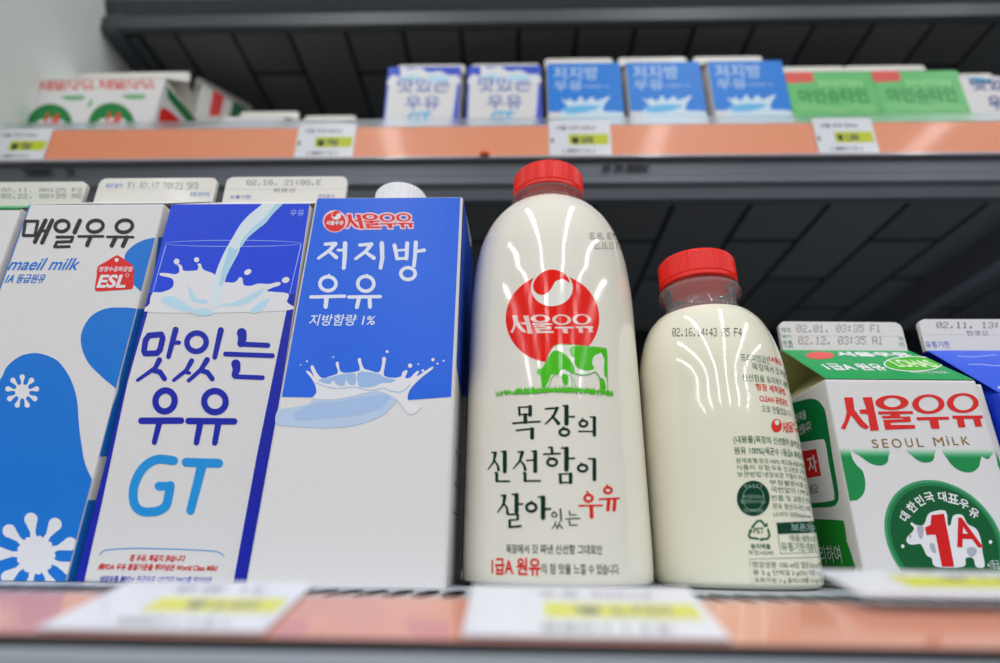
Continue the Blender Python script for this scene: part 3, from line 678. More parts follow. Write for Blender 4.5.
drips = [[(48, 40), (55, 120), (70, 230), (85, 283), (110, 286), (135, 280), (160, 250), (167, 205), (155, 150), (125, 118), (105, 85), (90, 40)],
         [(105, 40), (150, 82), (195, 112), (240, 121), (268, 108), (276, 80), (268, 40)],
         [(365, 40), (392, 78), (430, 103), (465, 106), (488, 95), (494, 70), (490, 40)],
         [(545, 40), (556, 90), (590, 130), (630, 150), (670, 152), (702, 130), (712, 95), (720, 78), (742, 90), (756, 82), (758, 40)],
         [(785, 40), (790, 90), (805, 140), (850, 150), (850, 40)]]
def banded(m_, y0, y1, layer, nm, lb):
    def f(a):
        vt, vb = a.surf.uv(900, 440+y0/4.735)[1], a.surf.uv(900, 440+y1/4.735)[1]
        for d in drips: a.poly(d_ := smooth(c(d), 4))
        for co, no in (((0, vt, 0), (0, 1, 0)), ((0, vb, 0), (0, -1, 0))):
            bmesh.ops.bisect_plane(a.bm, geom=a.bm.verts[:]+a.bm.edges[:]+a.bm.faces[:], plane_co=co, plane_no=no, clear_outer=True, dist=1e-7)
    put(k, 'F', layer, nm, m_, f, lb)
grad = [(208, 224, 212), (188, 216, 196), (160, 205, 175), (128, 192, 152), (98, 178, 130), (70, 164, 108), (46, 150, 90)]
for i, g_ in enumerate(grad): banded(ink(g_), 40+i*6, 46+i*6, 1, 'fading_print', 'green print fading upwards')
banded(ink((30, 140, 76)), 82, 400, 1, 'green_drips', 'green patches between milk drips')
cu_, cv_ = k['F'].uv(*c([(540, 470)])[0]); el_, _ = k['F'].uv(*c([(258, 440)])[0]); Rr = cu_-el_
for R_, lay, m_, nm in ((Rr, 1, ink((70, 158, 108)), 'badge_rim'), (Rr*0.955, 2, ink((38, 128, 78)), 'badge_ring'), (Rr*0.90, 3, ink((16, 92, 50)), 'round_badge')):
    put(k, 'F', lay, nm, m_, lambda a: a.poly_uv([[(cu_+R_*math.cos(2*math.pi*i/60), cv_+R_*math.sin(2*math.pi*i/60)) for i in range(60)]]))
def f(a):
    for ch, x_, y_, r_ in (('대', 352, 362, 62), ('한', 386, 318, 47), ('민', 424, 288, 30), ('국', 468, 271, 14), ('대', 530, 268, -4), ('표', 582, 279, -16), ('우', 633, 303, -30), ('유', 680, 345, -46)):
        a.textc(ch, *c([(x_, y_)])[0], 0.0042, r_*0.85, 0.025)
    for x_, y_ in ((343, 503), (758, 483)): a.ell(*c([(x_, y_)])[0], 1.7, 1.9, 14)
    a.text('▪1등급', b(745, 570, 800, 610))
    a.poly(smooth(c([(360, 478), (366, 458), (385, 438), (396, 418), (380, 398), (386, 390), (405, 402), (432, 404), (448, 392), (470, 345), (545, 335), (556, 400), (570, 400), (582, 358), (625, 355), (650, 398), (690, 420), (712, 470), (722, 540), (730, 600), (690, 600), (676, 560), (640, 560), (630, 600), (500, 600), (480, 560), (455, 545), (430, 495), (400, 495), (375, 494)]), 3))
put(k, 'F', 4, 'badge_lettering', INK_W, f, 'white lettering and white cow on the badge')
put(k, 'F', 5, 'cow_patches', ink((176, 176, 188)), lambda a: (a.poly(smooth(c([(412, 410), (440, 408), (440, 450), (428, 470), (415, 445)]), 3)), a.poly(smooth(c([(470, 492), (492, 492), (500, 535), (478, 525)]), 3)), a.poly(smooth(c([(648, 512), (680, 508), (694, 530), (670, 555), (650, 540)]), 3)), a.ell(*c([(378, 455)])[0], 1.2, 2.6, 10)), 'grey patches of the cow')
def f(a):
    a.poly(c([(478, 356), (537, 349), (562, 470), (586, 600), (528, 600), (498, 448), (455, 450), (448, 414), (474, 402)]))
    a.text('A', b(582, 368, 694, 508), 0.022, -0.08)
put(k, 'F', 6, 'grade_mark', ink((214, 30, 30)), f, 'red 1A mark')
c, b = Z(785, 385, 3.586)
put(k, 'L', 1, 'side_green_panel', MGREEN, lambda a: (a.poly(smooth(c([(-40, 80), (20, 66), (85, 50), (115, 54), (135, 75), (148, 110), (170, 250), (192, 385), (188, 420), (168, 436), (100, 440), (-40, 440)]), 4)),
    ), 'green panel on the side')
put(k, 'L', 1, 'side_green_label', ink((24, 140, 40)), lambda a: a.poly(smooth(c([(-20, 476), (90, 480), (195, 485), (212, 495), (222, 560), (238, 690), (-20, 690)]), 3)), 'brighter green panel low on the side')
put(k, 'L', 2, 'side_white_panel', INK_W, lambda a: a.poly(smooth(c([(-40, 215), (60, 206), (128, 195), (145, 205), (158, 280), (178, 395), (165, 415), (90, 424), (-40, 424)]), 4)))
put(k, 'L', 3, 'side_red_square', RED, lambda a: a.poly(c([(50, 240), (113, 229), (131, 326), (66, 336)])))
put(k, 'L', 4, 'side_lettering', INK_W, lambda a: (a.text('자', b(82, 252, 116, 316), 0.02), a.text('가족을', b(38, 95, 78, 130), 0.01), a.text('만듭니다', b(52, 135, 96, 172), 0.01), a.text('우리하여', b(100, 575, 202, 640), 0.0)))
put(k, 'L', 4, 'side_dark_lettering', BLACK, lambda a: a.text('드세요!', b(75, 355, 122, 395), 0.0))
c, b = Z(775, 310, 4.762)
put(k, 'R', 1, 'roof_lettering', INK_W, lambda a: (a.text('1급A 원유', b(236, 255, 516, 288), 0.03), a.text('서울우유', b(292, 201, 642, 222), 0.05), a.text('HACCP 인증 무항생제', b(645, 291, 818, 303), 0.0), a.ell(*c([(657, 257)])[0], 140/4.762, 37/4.762)))
put(k, 'R', 1, 'roof_red_oval', ink((226, 90, 80)), lambda a: a.ell(*c([(215, 217)])[0], 68/4.762, 18/4.762), 'red oval on the roof')
put(k, 'R', 2, 'eco_oval', ink((70, 178, 40)), lambda a: a.ell(*c([(657, 257)])[0], 133/4.762, 33/4.762), 'bright green oval')
put(k, 'R', 3, 'eco_lettering', ink((214, 240, 190)), lambda a: a.text('LOHAS', b(562, 238, 752, 273), 0.03))
put(k, 'S', 1, 'date_print', ink((150, 146, 148)), lambda a: (a.dots('02.01. 03:35 F1', b(102, 70, 507, 107)), a.dots('02.12. 03:35 A1', b(110, 126, 517, 165))))
put(k, 'S', 1, 'green_print', ink((60, 140, 90)), lambda a: (a.text('제조', b(28, 84, 76, 106)), a.text('일자', b(32, 110, 78, 132)), a.text('유통', b(36, 145, 84, 166)), a.text('기한', b(40, 168, 88, 188)), a.text('까', b(588, 128, 612, 148)), a.text('지', b(590, 154, 614, 176))))
# glued seam flap on the right edge
bm = bmesh.new(); box(bm, 0.2146, 0.2172, 0.2682, 0.2730, SZ, 0.0790, 0.0008); link('seam_flap', bm, cream_card, k['root'], k['base'])

# ---- C5: blue carton at the right edge
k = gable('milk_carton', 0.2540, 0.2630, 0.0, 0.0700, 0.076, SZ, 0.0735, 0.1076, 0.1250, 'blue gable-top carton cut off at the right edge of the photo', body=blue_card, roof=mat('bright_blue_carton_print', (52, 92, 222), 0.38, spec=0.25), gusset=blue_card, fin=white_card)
c, b = Z(760, 300, 4.167)
put(k, 'S', 1, 'date_print', ink((96, 92, 100)), lambda a: (a.dots('02.11. 13:24 K', b(735, 92, 1110, 118)), a.text('한영선', b(860, 128, 948, 148))))
put(k, 'S', 1, 'blue_print', ink((60, 80, 200)), lambda a: a.text('유통기한', b(690, 172, 790, 200)))
def f(a):
    c9, _ = Z(900, 330, 6.63)
    a.stroke(smooth(c9([(455, 230), (520, 228), (600, 235), (700, 240)]), 4, False), 0.7); a.stroke(c9([(380, 175), (480, 180), (640, 165)]), 0.6)
    a.ell(*c9([(655, 382)])[0], 1.3, 1.6, 12)
put(k, 'R', 1, 'roof_lines', ink((170, 190, 240)), f, 'pale lines on the roof')

# ------------------------------------------------------------------ bottles
cap_m = mat('red_cap_plastic', (242, 34, 20), 0.32, var=0.03, sss=0.1, spec=0.3); 
milk_m = mat('milk_filled_plastic', (240, 235, 221), 0.08, coat=0.3, var=0.008, scale=20, spec=0.6)
milk2_m = mat('milk_filled_thin_plastic', (240, 236, 214), 0.08, coat=0.3, var=0.008, scale=20, spec=0.6)
pet = clear('clear_bottle_plastic', (1.0, 0.97, 0.96), 0.04, 1.25)
pet.node_tree.nodes['Principled BSDF'].inputs['Transmission Weight'].default_value = 0.9
def bottle(cx, cy, prof, zneck, rneck, zcap0, zcap1, label, m_):
    base = (cx, cy, SZ); t = thing('milk_bottle', base, label, 'milk bottle')
    P = fine(prof, 6); bm = bmesh.new(); lathe(bm, cx, cy, P, 128); link('body', bm, m_, t, base, True)
    s = Lathe(cx, cy, P)
    # neck: clear plastic wall with a flange under the cap, above the milk
    r = rneck; z0, z1 = zneck-0.0004, zcap0; R0 = prof[-1][0]
    outer = [(R0+0.0002, z0), (r+0.0006, z0+(z1-z0)*0.28), (r, z0+(z1-z0)*0.62), (r+0.0030, z0+(z1-z0)*0.70), (r+0.0033, z0+(z1-z0)*0.78), (r+0.0030, z0+(z1-z0)*0.86), (r+0.0002, z0+(z1-z0)*0.92), (r, z1+0.012)]
    inner = [(q-0.0011, z) for q, z in ((r, z1+0.012), (r, z0+(z1-z0)*0.80), (r, z0+(z1-z0)*0.42), (r+0.0004, z0+(z1-z0)*0.28), (R0, z0+0.0001))]
    bm = bmesh.new(); lathe(bm, cx, cy, outer+inner+[outer[0]], 96, False, False); bmesh.ops.remove_doubles(bm, verts=bm.verts[:], dist=1e-6)
    bmesh.ops.recalc_face_normals(bm, faces=bm.faces[:]); link('neck', bm, pet, t, base, True, 'clear plastic neck')
    R = rneck+0.0022; H = zcap1-zcap0; bm = bmesh.new()
    lathe(bm, cx, cy, [(R-0.0004, zcap0), (R, zcap0+0.0004), (R, zcap0+H*0.15), (R-0.0004, zcap0+H*0.17), (R-0.0002, zcap0+H*0.2), (R-0.0003, zcap0+H*0.88), (R-0.0010, zcap0+H*0.96), (R-0.0025, zcap1), (R-0.008, zcap1+0.0002)], 200, ridge=(4, 5, 0.00022))
    bmesh.ops.recalc_face_normals(bm, faces=bm.faces[:]); link('cap', bm, cap_m, t, base, False, 'red ribbed screw cap')
    return dict(root=t, base=base, F=s)
big = bottle(0.0176, 0.2750, [(0.0360, SZ), (0.0395, SZ+0.0015), (0.0410, SZ+0.006), (0.0412, 0.03), (0.0412, 0.08), (0.0410, 0.115), (0.0404, 0.128), (0.0390, 0.142), (0.0363, 0.1540), (0.0325, 0.1635), (0.0270, 0.1712), (0.0215, 0.1757), (0.0178, 0.1772)],
             0.1772, 0.0172, 0.1848, 0.2000, 'large red-capped milk bottle with red round logo and green grazing cow', milk_m)
k = big; c, b = Z(490, 260, 4.736); S = 4.736
CREAM = mat('bottle_white_print', (240, 239, 228), 0.10, coat=0.25)
INKB = lambda rgb: mat('bottle_ink_%02x%02x%02x' % rgb, rgb, 0.12, coat=0.12, spec=0.25)
put(k, 'F', 1, 'red_disc', INKB((240, 30, 16)), lambda a: a.poly(ellipse(*c([(296, 277)])[0], 221/S, 209/S, 64)), 'red round logo')
put(k, 'F', 2, 'white_disc', CREAM, lambda a: a.poly(ellipse(*c([(293, 132)])[0], 99/S, 87/S, 48)))
put(k, 'F', 3, 'red_comma', INKB((240, 30, 16)), lambda a: a.poly(smooth(c([(207, 140), (205, 118), (215, 92), (240, 65), (270, 50), (300, 46), (335, 55), (362, 75), (378, 108), (355, 95), (330, 93), (308, 104), (294, 130), (275, 154), (248, 166), (222, 158)]), 4)))
put(k, 'F', 3, 'logo_lettering', INKB((245, 214, 205)), lambda a: a.seoul(b(97, 257, 490, 350)))
cow = [(300, 412), (328, 400), (400, 404), (470, 411), (538, 418), (551, 432), (553, 520), (549, 560), (558, 612), (522, 614), (522, 570), (500, 535), (470, 540), (430, 546), (400, 538), (402, 600), (372, 602), (352, 592), (340, 555), (300, 546), (285, 570), (280, 606), (248, 608), (242, 565), (230, 538), (226, 515), (245, 512), (262, 488), (278, 450)]
put(k, 'F', 4, 'cow_body', CREAM, lambda a: a.poly(smooth(c(cow), 3)), 'pale body of the cow')
def f(a):
    a.poly(smooth(c([(302, 432), (322, 430), (350, 444), (378, 472), (398, 508), (396, 545), (372, 530), (350, 518), (330, 528), (322, 545), (292, 543), (282, 565), (262, 604), (247, 604), (242, 565), (232, 535), (226, 516), (245, 514), (262, 488), (280, 452)]), 3))
    a.poly(smooth(c([(384, 410), (460, 413), (530, 420), (522, 440), (492, 455), (482, 490), (492, 515), (455, 525), (415, 512), (400, 490), (400, 465), (382, 450)]), 3))
    a.poly(smooth(c([(528, 422), (552, 432), (554, 520), (545, 560), (538, 520), (540, 470), (525, 440)]), 3))
    a.poly(smooth(c([(340, 545), (366, 545), (370, 575), (366, 592), (350, 590)]), 3)); a.poly(smooth(c([(522, 560), (540, 570), (548, 612), (524, 612)]), 3))
    a.poly(smooth(c([(222, 530), (236, 518), (240, 535), (230, 545)]), 3))
    for pl in ([(300, 412), (328, 400), (400, 404), (470, 411), (538, 418), (551, 432), (553, 520), (556, 610)], [(400, 535), (430, 546), (470, 540), (500, 532), (520, 565), (522, 612)], [(374, 545), (392, 560), (402, 600)], [(278, 600), (290, 565), (300, 548)], [(385, 545), (388, 602)]):
        a.stroke(smooth(c(pl), 3, False), 0.8)
    random.seed(3)
    for i in range(260):
        x_ = 30+560*random.random(); d = 1-abs(x_-310)/310; y_ = 632-18*math.sin(math.pi*(x_-30)/560)*0.9+random.uniform(-9, 9); h_ = 8+14*d*random.random(); s_ = random.uniform(-5, 5)
        a.poly(c([(x_-3.5, y_+6), (x_+s_, y_-h_), (x_+3.5, y_+6)]))
    a.poly(smooth(c([(100, 634), (200, 624), (310, 610), (430, 612), (560, 628), (430, 622), (300, 624), (200, 634)]), 4))
put(k, 'F', 5, 'green_cow_print', INKB((78, 196, 30)), f, 'bright green cow patches and grass')
c, b = Z(480, 395, 5.1)
DG = INKB((16, 52, 40))
SLOGAN = [((200, 64), (202, 102), 12), ((196, 63), (262, 61), 8), ((256, 60), (256, 102), 20), ((202, 100), (258, 99), 8), ((231, 102), (232, 138), 20), ((168, 145), (306, 136), 10), ((186, 181), (272, 172), 10), ((266, 174), (266, 218), 21),
    ((334, 71), (398, 66), 10), ((393, 67), (374, 110), (334, 148), (17, 8)), ((368, 106), (400, 145), (10, 19)), ((424, 55), (440, 58), 9), ((441, 60), (441, 146), 23), ((445, 111), (480, 111), 10), ('o', 430, 190, 24, 17, 14), ((424, 164), (434, 172), 9),
    ('o', 527, 146, 19, 15, 13), ((520, 120), (529, 130), 8), ((504, 186), (576, 186), 8), ((563, 112), (582, 113), 8), ((583, 116), (583, 205), 18),
    ((62, 294), (82, 294), 9), ((79, 296), (71, 340), (42, 380), (17, 6)), ((76, 336), (92, 362), (95, 382), (8, 15)), ((112, 289), (126, 289), 9), ((127, 292), (127, 390), 21), ((78, 397), (86, 398), 9), ((86, 400), (86, 438), 16), ((84, 440), (150, 440), 10),
    ((196, 291), (220, 291), 9), ((216, 293), (204, 336), (171, 376), (19, 6)), ((208, 335), (225, 358), (231, 380), (8, 16)), ((240, 333), (276, 333), 9), ((266, 287), (282, 287), 9), ((282, 290), (282, 388), 21), ((222, 397), (230, 398), 9), ((230, 400), (230, 436), 16), ((228, 439), (307, 438), 10),
    ((350, 267), (366, 269), 9), ((366, 270), (368, 296), 15), ((326, 302), (408, 299), 10), ('o', 368, 343, 24, 18, 14), ((352, 318), (362, 324), 8), ((416, 270), (438, 271), 9), ((441, 274), (441, 380), 24), ((445, 325), (481, 323), 10), ((409, 406), (411, 448), 15), ((402, 404), (466, 401), 8), ((462, 404), (462, 446), 19), ((411, 447), (462, 446), 9),
    ('o', 523, 373, 23, 17, 14), ((515, 347), (524, 356), 8), ((554, 325), (580, 326), 9), ((583, 330), (583, 430), 20),
    ((110, 513), (130, 513), 9), ((127, 515), (121, 556), (91, 598), (19, 6)), ((123, 553), (138, 576), (141, 602), (8, 15)), ((166, 506), (184, 508), 9), ((187, 510), (187, 594), 22), ((190, 557), (217, 556), 10), ((142, 609), (194, 609), 10), ((193, 612), (193, 632), 14), ((150, 638), (193, 636), 9), ((152, 640), (152, 668), 14), ((152, 674), (208, 669), 12),
    ('o', 262, 573, 25, 21, 15), ((262, 543), (270, 550), 9), ((299, 520), (318, 520), 9), ((322, 524), (322, 626), 24), ((326, 583), (358, 581), 12),
    ('o', 379, 611, 13, 11, 7), ((376, 594), (380, 598), 5), ((410, 582), (414, 640), 9), ((386, 646), (382, 660), (368, 682), (7, 5)), ((384, 660), (396, 680), 6), ((406, 646), (402, 662), (392, 682), 6), ((404, 660), (420, 680), 7),
    ((456, 592), (458, 612), 7), ((458, 612), (492, 611), 6), ((438, 632), (510, 629), 6), ((456, 642), (458, 664), 8), ((458, 665), (498, 663), 6)]
put(k, 'F', 1, 'slogan_lettering', DG, lambda a: a.strokes(c, 5.1, SLOGAN))
REDW = [('o', 553, 526, 20, 17, 14), ((544, 492), (553, 500), 9), ((506, 565), (622, 563), 10), ((567, 568), (569, 622), 20), ('o', 652, 486, 19, 15, 13), ((646, 460), (653, 467), 9), ((608, 532), (708, 527), 10), ((656, 535), (652, 585), 18), ((687, 534), (683, 586), 18)]
c2_, b2_ = Z(450, 370, 2.88)
put(k, 'F', 1, 'red_lettering', INKB((226, 40, 28)), lambda a: (a.strokes(c, 5.1, REDW), a.text('1급A 원유', b2_(120, 540, 262, 592), 0.03)))
put(k, 'F', 1, 'small_lettering', INKB((50, 70, 62)), lambda a: (a.text('목장에서 갓 짜낸 신선함 그대로인', b2_(162, 502, 437, 530), 0.015), a.text('의 참 맛을 느낄 수 있습니다.', b2_(263, 558, 488, 589), 0.012)))
c, b = Z(450, 150, 2.88)
put(k, 'F', 1, 'date_print', INKB((110, 108, 104)), lambda a: (a.dots('02.08. 02:1', b(402, 238, 482, 258)), a.dots('02.18.13 F1', b(414, 266, 494, 286))))

small = bottle(0.0950, 0.2780, [(0.0300, SZ), (0.0335, SZ+0.0015), (0.0347, SZ+0.006), (0.0348, 0.02), (0.0348, 0.055), (0.0343, 0.070), (0.0337, 0.086), (0.0316, 0.098), (0.0283, 0.1075), (0.0245, 0.1130), (0.0228, 0.1144)],
              0.1144, 0.0172, 0.1325, 0.1478, 'smaller red-capped milk bottle turned to its green small print', milk2_m)
k = small; c, b = Z(630, 230, 3.49)
put(k, 'F', 1, 'date_print', INKB((52, 50, 54)), lambda a: a.dots('02.16.14:43 A5 F4', b(148, 342, 392, 372)))
c, b = Z(725, 340, 6.02); G = INKB((36, 104, 70)); 
put(k, 'F', 1, 'upper_lettering', G, lambda a: (a.text('프리미엄급인', b(95, 88, 262, 133), 0.0), a.text('목장에서 갓 짜낸 그', b(165, 152, 360, 194), 0.0), a.text('신선함을 유지하기 위해', b(103, 214, 365, 256), 0.0), a.text('으로 만들었습니다', b(222, 402, 392, 444), 0.0)))
put(k, 'F', 1, 'red_lettering', INKB((226, 60, 48)), lambda a: (a.text('1A등급', b(268, 104, 332, 138), 0.02), a.text('청정 세척공법', b(185, 269, 355, 312), 0.02), a.text('CLEAN 공정공법', b(208, 339, 368, 380), 0.02), a.ell(*c([(310, 516)])[0], 32/6.02, 41/6.02), a.seoul(b(346, 492, 476, 558))))
put(k, 'F', 2, 'logo_swirl', CREAM, lambda a: a.ell(*c([(312, 497)])[0], 14/6.02, 16/6.02, 20))
c, b = Z(725, 430, 4.14)
def f(a):
    a.text('(내용물)목장의 신선함이 살아있는 우유 :', b(35, 26, 318, 62), 0.01); a.text('원유 100%(세균수 1등급A 체세포 1등급)', b(38, 72, 325, 108), 0.01)
    for i, (x_, y_, x2, y2) in enumerate(((45, 118, 335, 140), (47, 146, 340, 168), (50, 174, 345, 197))): a.text(('원재료명:원유100% 제조원:서울우유협동조합', '식품의 유형:우유 신고번호 고객상담실', '보관방법:냉장보관 가열시 주의 유통기한')[i], b(x_, y_, x2, y2), 0.0)
    for i, (y_, y2) in enumerate(((210, 232), (238, 262), (272, 296), (306, 330), (340, 364))): a.text(('부정불량식품 신고는', '국번없이 1399 공정거', '반품 및 교환은 본사와', '원유 원산지:국산 소비자', '(소비자 상담)http://www')[i], b(185+i*4, y_, 352, y2), 0.0)
    a.text('분리배출', b(106, 470, 188, 493), 0.02); a.text('뚜껑:HDPE', b(98, 498, 200, 518), 0.0)
    a.text('제품:냉장보관', b(265, 436, 372, 462), 0.0); a.text('유통기한:개봉후', b(232, 466, 375, 502), 0.0)
    a.text('영양성분 100 ml당 열량 65 kcal 단백질', b(112, 545, 400, 572), 0.0); a.text('류 5 g 단백질 3 g(5%) 지방 4 g(8%)', b(116, 580, 402, 606), 0.0); a.text('포화지방 2 g 콜레스테롤 15 mg 나트륨', b(120, 612, 405, 636), 0.0)
    ln = lambda p: a.stroke(c(p), 0.45)
    ln([(213, 382), (230, 512), (385, 505)]); ln([(400, 524), (102, 534), (112, 640)])
    # recycling triangle made of three bent arrows
    for p in ([(112, 402), (135, 376), (150, 376), (166, 396)], [(178, 412), (184, 438), (176, 450), (150, 453)], [(136, 450), (104, 446), (98, 438), (106, 416)]): a.stroke(c(p), 2.2)
    a.poly(c([(158, 402), (178, 400), (174, 382)])); a.poly(c([(154, 444), (154, 462), (140, 453)])); a.poly(c([(96, 420), (114, 424), (108, 406)]))
    a.text('PET', b(118, 404, 160, 428), 0.02)
put(k, 'F', 1, 'small_print', G, f, 'dense green small print with recycling triangle')
put(k, 'F', 2, 'round_seal', INKB((18, 66, 48)), lambda a: (a.ell(*c([(117, 283)])[0], 68/4.14, 73/4.14), a.poly(c([(213, 384), (380, 376), (382, 424), (220, 431)]))), 'dark green round seal and header bar')
put(k, 'F', 3, 'seal_lettering', INKB((150, 178, 160)), lambda a: (a.text('축산물위해요소', b(72, 268, 162, 284), 0.0), a.text('중점관리우수업소', b(64, 288, 168, 304), 0.0), a.text('H A C C P', b(80, 224, 154, 240), 0.0), a.text('국립수의과학검역원', b(76, 326, 156, 342), 0.0), a.ring(*c([(117, 283)])[0], 44/4.14, 50/4.14, 0.5), a.text('보존기준 및', b(272, 388, 378, 420), 0.02)))

# ------------------------------------------------------------------ cartons on the middle shelf
UD, USZ = 0.432, 0.345
UG = 'small cartons on the middle shelf'
def xface(px0, px1, py, D):
    p = Plane((0, D, 0), (1, 0, 0), (0, 0, 1)); a, za = p.uv(px0, py); b_, zb_ = p.uv(px1, py); return (a+b_)/2, b_-a, (za+zb_)/2
def upper(px0, px1, py, fin_y, label, D=UD, **kw):
    x, wd, z = xface(px0, px1, py, D); kw.setdefault('group', UG); dp = kw.pop('dp', 0.068)
    pf = Plane((0, D+dp/2, 0), (1, 0, 0), (0, 0, 1)); zf = pf.uv((px0+px1)/2, fin_y+1.5)[1]
    k = gable('small_carton', x, D, 0.0, wd, dp, USZ+0.0002, z, zf-0.0125, zf, label, **kw); k['x'] = x; k['z'] = z; return k
# pair of blue-framed cartons
k = upper(388.5, 461, 67, 64.5, 'blue-framed small carton on the middle shelf, left of its twin', fin=cream_card)
ku = k
c, b = Z(370, 40, 4.0)
put(k, 'F', 1, 'blue_frame', ink((58, 88, 204)), lambda a: a.poly([(380, 130), (380, 60), (475, 60), (475, 130), (451, 130), (458.5, 75), (389.5, 77), (384, 130)], ), 'blue frame')
put(k, 'F', 2, 'milk_splash', INK_W, lambda a: a.poly(smooth(c([(75, 160), (95, 140), (120, 150), (125, 110), (160, 118), (200, 112), (235, 130), (280, 125), (320, 145), (350, 150), (355, 175), (80, 180)]), 3)), 'white splash')
put(k, 'F', 3, 'splash_shading', PALE, lambda a: (a.poly(smooth(c([(120, 150), (170, 140), (200, 155), (160, 168)]), 3)), a.poly(smooth(c([(220, 150), (290, 140), (320, 160), (250, 170)]), 3))))
put(k, 'F', 3, 'carton_title', ink((74, 104, 190)), lambda a: (a.text('맛있는', b(110, 152, 320, 210), 0.008), a.text('우유', b(140, 226, 280, 280), 0.008)))
put(k, 'F', 3, 'grade_letters', ink((90, 184, 226)), lambda a: a.text('GT', b(150, 288, 245, 338), 0.04))
x2, _, z2 = xface(468.5, 540.5, 72, UD)
dup(ku['root'], x2-ku['x'], 0, 0, 'blue-framed small carton on the middle shelf, beside the blue splash boxes')
# three blue splash boxes
k = upper(547, 620, 63, 58, 'first of the three blue splash cartons, above the big bottle cap', group='blue splash cartons')
kb = k
put(k, 'F', 1, 'blue_panel', ink((38, 128, 220)), lambda a: a.poly([(540, 112), (540, 55), (630, 55), (630, 112.5)]), 'blue upper panel')
put(k, 'F', 2, 'milk_splash', ink((212, 232, 244)), lambda a: (a.poly(smooth(c([(765, 235), (785, 245), (800, 235), (820, 250), (845, 225), (858, 248), (890, 228), (905, 245), (960, 225), (940, 255), (935, 285), (1005, 290), (1005, 330), (780, 330), (760, 290), (790, 270), (780, 255)]), 3))), 'white crown splash')
put(k, 'F', 3, 'splash_shading', ink((110, 190, 236)), lambda a: (a.poly(smooth(c([(770, 275), (830, 262), (900, 262), (920, 270), (860, 290), (790, 294)]), 3))))
put(k, 'F', 3, 'carton_title', ink((200, 222, 244)), lambda a: (a.text('저지방', b(733, 106, 912, 160), 0.006), a.text('우유', b(735, 164, 850, 204), 0.006), a.text('지방함량 1%', b(855, 180, 955, 192), 0.0)))
for pa, pb, l in ((626, 700, 'middle one of the three blue splash cartons on the middle shelf'), (708, 782, 'last of the three blue splash cartons, beside the green cartons')):
    x2, _, z2 = xface(pa, pb, 65, UD); dup(kb['root'], x2-kb['x'], 0, 0, l)
# two green cartons
k = upper(784, 870.5, 71.5, 66, 'green carton on the middle shelf, next to the blue splash cartons', body=mat('leaf_green_print', (92, 190, 104), 0.4), group='green cartons')
kg = k; c, b = Z(780, 0, 3.314)
put(k, 'F', 1, 'red_label', ink((226, 96, 88)), lambda a: a.poly(smooth(c([(12, 236), (100, 236), (108, 255), (112, 270), (60, 274), (22, 274)]), 2)), 'small red label')
put(k, 'F', 1, 'carton_title', ink((44, 122, 62)), lambda a: a.text('아인슈타인', b(62, 294, 290, 342), 0.015))
put(k, 'F', 1, 'pale_print', ink((160, 222, 150)), lambda a: (a.text('EINSTEIN', b(128, 266, 272, 286), 0.02), [a.stroke(smooth(c([(50+i*8, 352+i*9), (120, 345+i*9), (190, 358+i*7), (250, 348+i*8), (318, 356+i*8)]), 4, False), 0.9) for i in range(3)]))
x2, _, z2 = xface(872.5, 956, 71.5, UD)
dup(kg['root'], x2-kg['x'], 0, 0, 'green carton on the middle shelf, next to the white one at the right end')
# white carton at the right edge
k = upper(957, 1030, 76, 73, 'white small carton with blue lettering at the right end of the middle shelf')
put(k, 'F', 1, 'carton_title', ink((52, 80, 150)), lambda a: (a.text('맛있는', b(632, 262, 800, 300), 0.03), a.text('우유', b(690, 318, 790, 365), 0.03)))
put(k, 'F', 1, 'blue_mark', ink((96, 180, 226)), lambda a: a.poly(smooth(c([(625, 258), (700, 262), (690, 275), (640, 272)]), 3)))
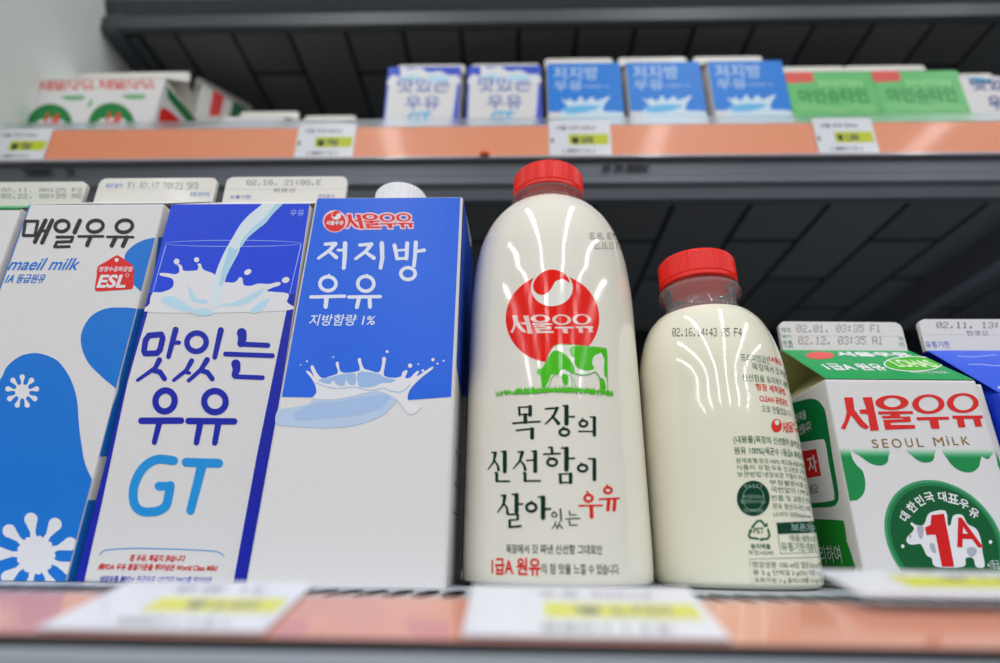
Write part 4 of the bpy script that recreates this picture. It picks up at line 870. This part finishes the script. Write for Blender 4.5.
# red and white cartons at the left
def left_art(k, dx=0.0, dy=0.0):
    c_, b_ = Z(0+dx, 60+dy, 5.1)
    put(k, 'F', 1, 'carton_title', ink((222, 84, 66)), lambda a: a.seoul(b_(500, 98, 790, 150)), 'red lettering')
    put(k, 'F', 1, 'green_drips', ink((110, 176, 120)), lambda a: (a.poly(smooth(c_([(412, 250), (425, 215), (468, 200), (468, 225), (450, 245)]), 3)), a.poly(smooth(c_([(620, 180), (700, 176), (740, 178), (735, 196), (660, 200)]), 3))))
    put(k, 'F', 1, 'round_badge', ink((34, 128, 64)), lambda a: a.ell(*c_([(568, 330)])[0], 118/5.1, 112/5.1))
    put(k, 'F', 2, 'badge_cow', INK_W, lambda a: a.poly(smooth(c_([(500, 320), (530, 300), (600, 295), (650, 320), (650, 420), (500, 420)]), 3)))
    put(k, 'F', 3, 'grade_mark', ink((222, 70, 50)), lambda a: a.text('1A', b_(540, 268, 630, 345), 0.05))
k = upper(97, 165, 78.5, 72, 'red-lettered small white carton on the middle shelf, the one showing its green-striped side', group='red-lettered cartons by the wall', dp=0.066)
kl = k; left_art(k)
c, b = Z(0, 0, 3.316)
put(k, 'Rt', 1, 'side_stripe', ink((30, 120, 60)), lambda a: a.poly(c([(552, 285), (556, 325), (625, 408), (700, 420), (660, 405)])), 'green stripe on the side')
put(k, 'Rt', 2, 'side_red_mark', RED, lambda a: a.poly(smooth(c([(530, 370), (550, 360), (600, 405), (590, 440), (530, 440)]), 3)), 'red mark on the side')
x2, _, z2 = xface(36, 103, 83, UD)
dup(kl['root'], x2-kl['x'], 0.0005, 0, 'red-lettered small white carton on the middle shelf, nearest the pale wall')
# taller turned carton behind them, and two low ones further along
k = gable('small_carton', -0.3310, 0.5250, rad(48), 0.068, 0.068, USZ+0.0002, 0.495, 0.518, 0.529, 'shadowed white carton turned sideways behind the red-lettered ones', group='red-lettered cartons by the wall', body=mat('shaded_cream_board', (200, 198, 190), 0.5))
put(k, 'F', 1, 'red_square', ink((206, 50, 50)), lambda a: a.poly(c([(708, 295), (748, 300), (730, 385), (692, 385)])), 'red square')
put(k, 'F', 1, 'green_square', ink((30, 90, 60)), lambda a: a.poly(c([(775, 330), (840, 350), (840, 400), (760, 390)])), 'dark green square')
for pa, pb, fy, dd, l in ((236, 300, 117, 0.462, 'low carton with only its pale top seam showing behind the rail, nearer the wall'), (300, 357, 121, 0.465, 'low carton with only its pale top seam showing behind the rail, beside the price tag')):
    pf = Plane((0, dd+0.03, 0), (1, 0, 0), (0, 0, 1)); a_, zf = pf.uv(pa+5, fy-4); b_, _ = pf.uv(pb, fy-4)
    gable('small_carton', (a_+b_)/2, dd, 0, b_-a_-0.001, 0.06, USZ+0.0002, zf-0.032, zf-0.011, zf, l, group='low cartons behind the rail')
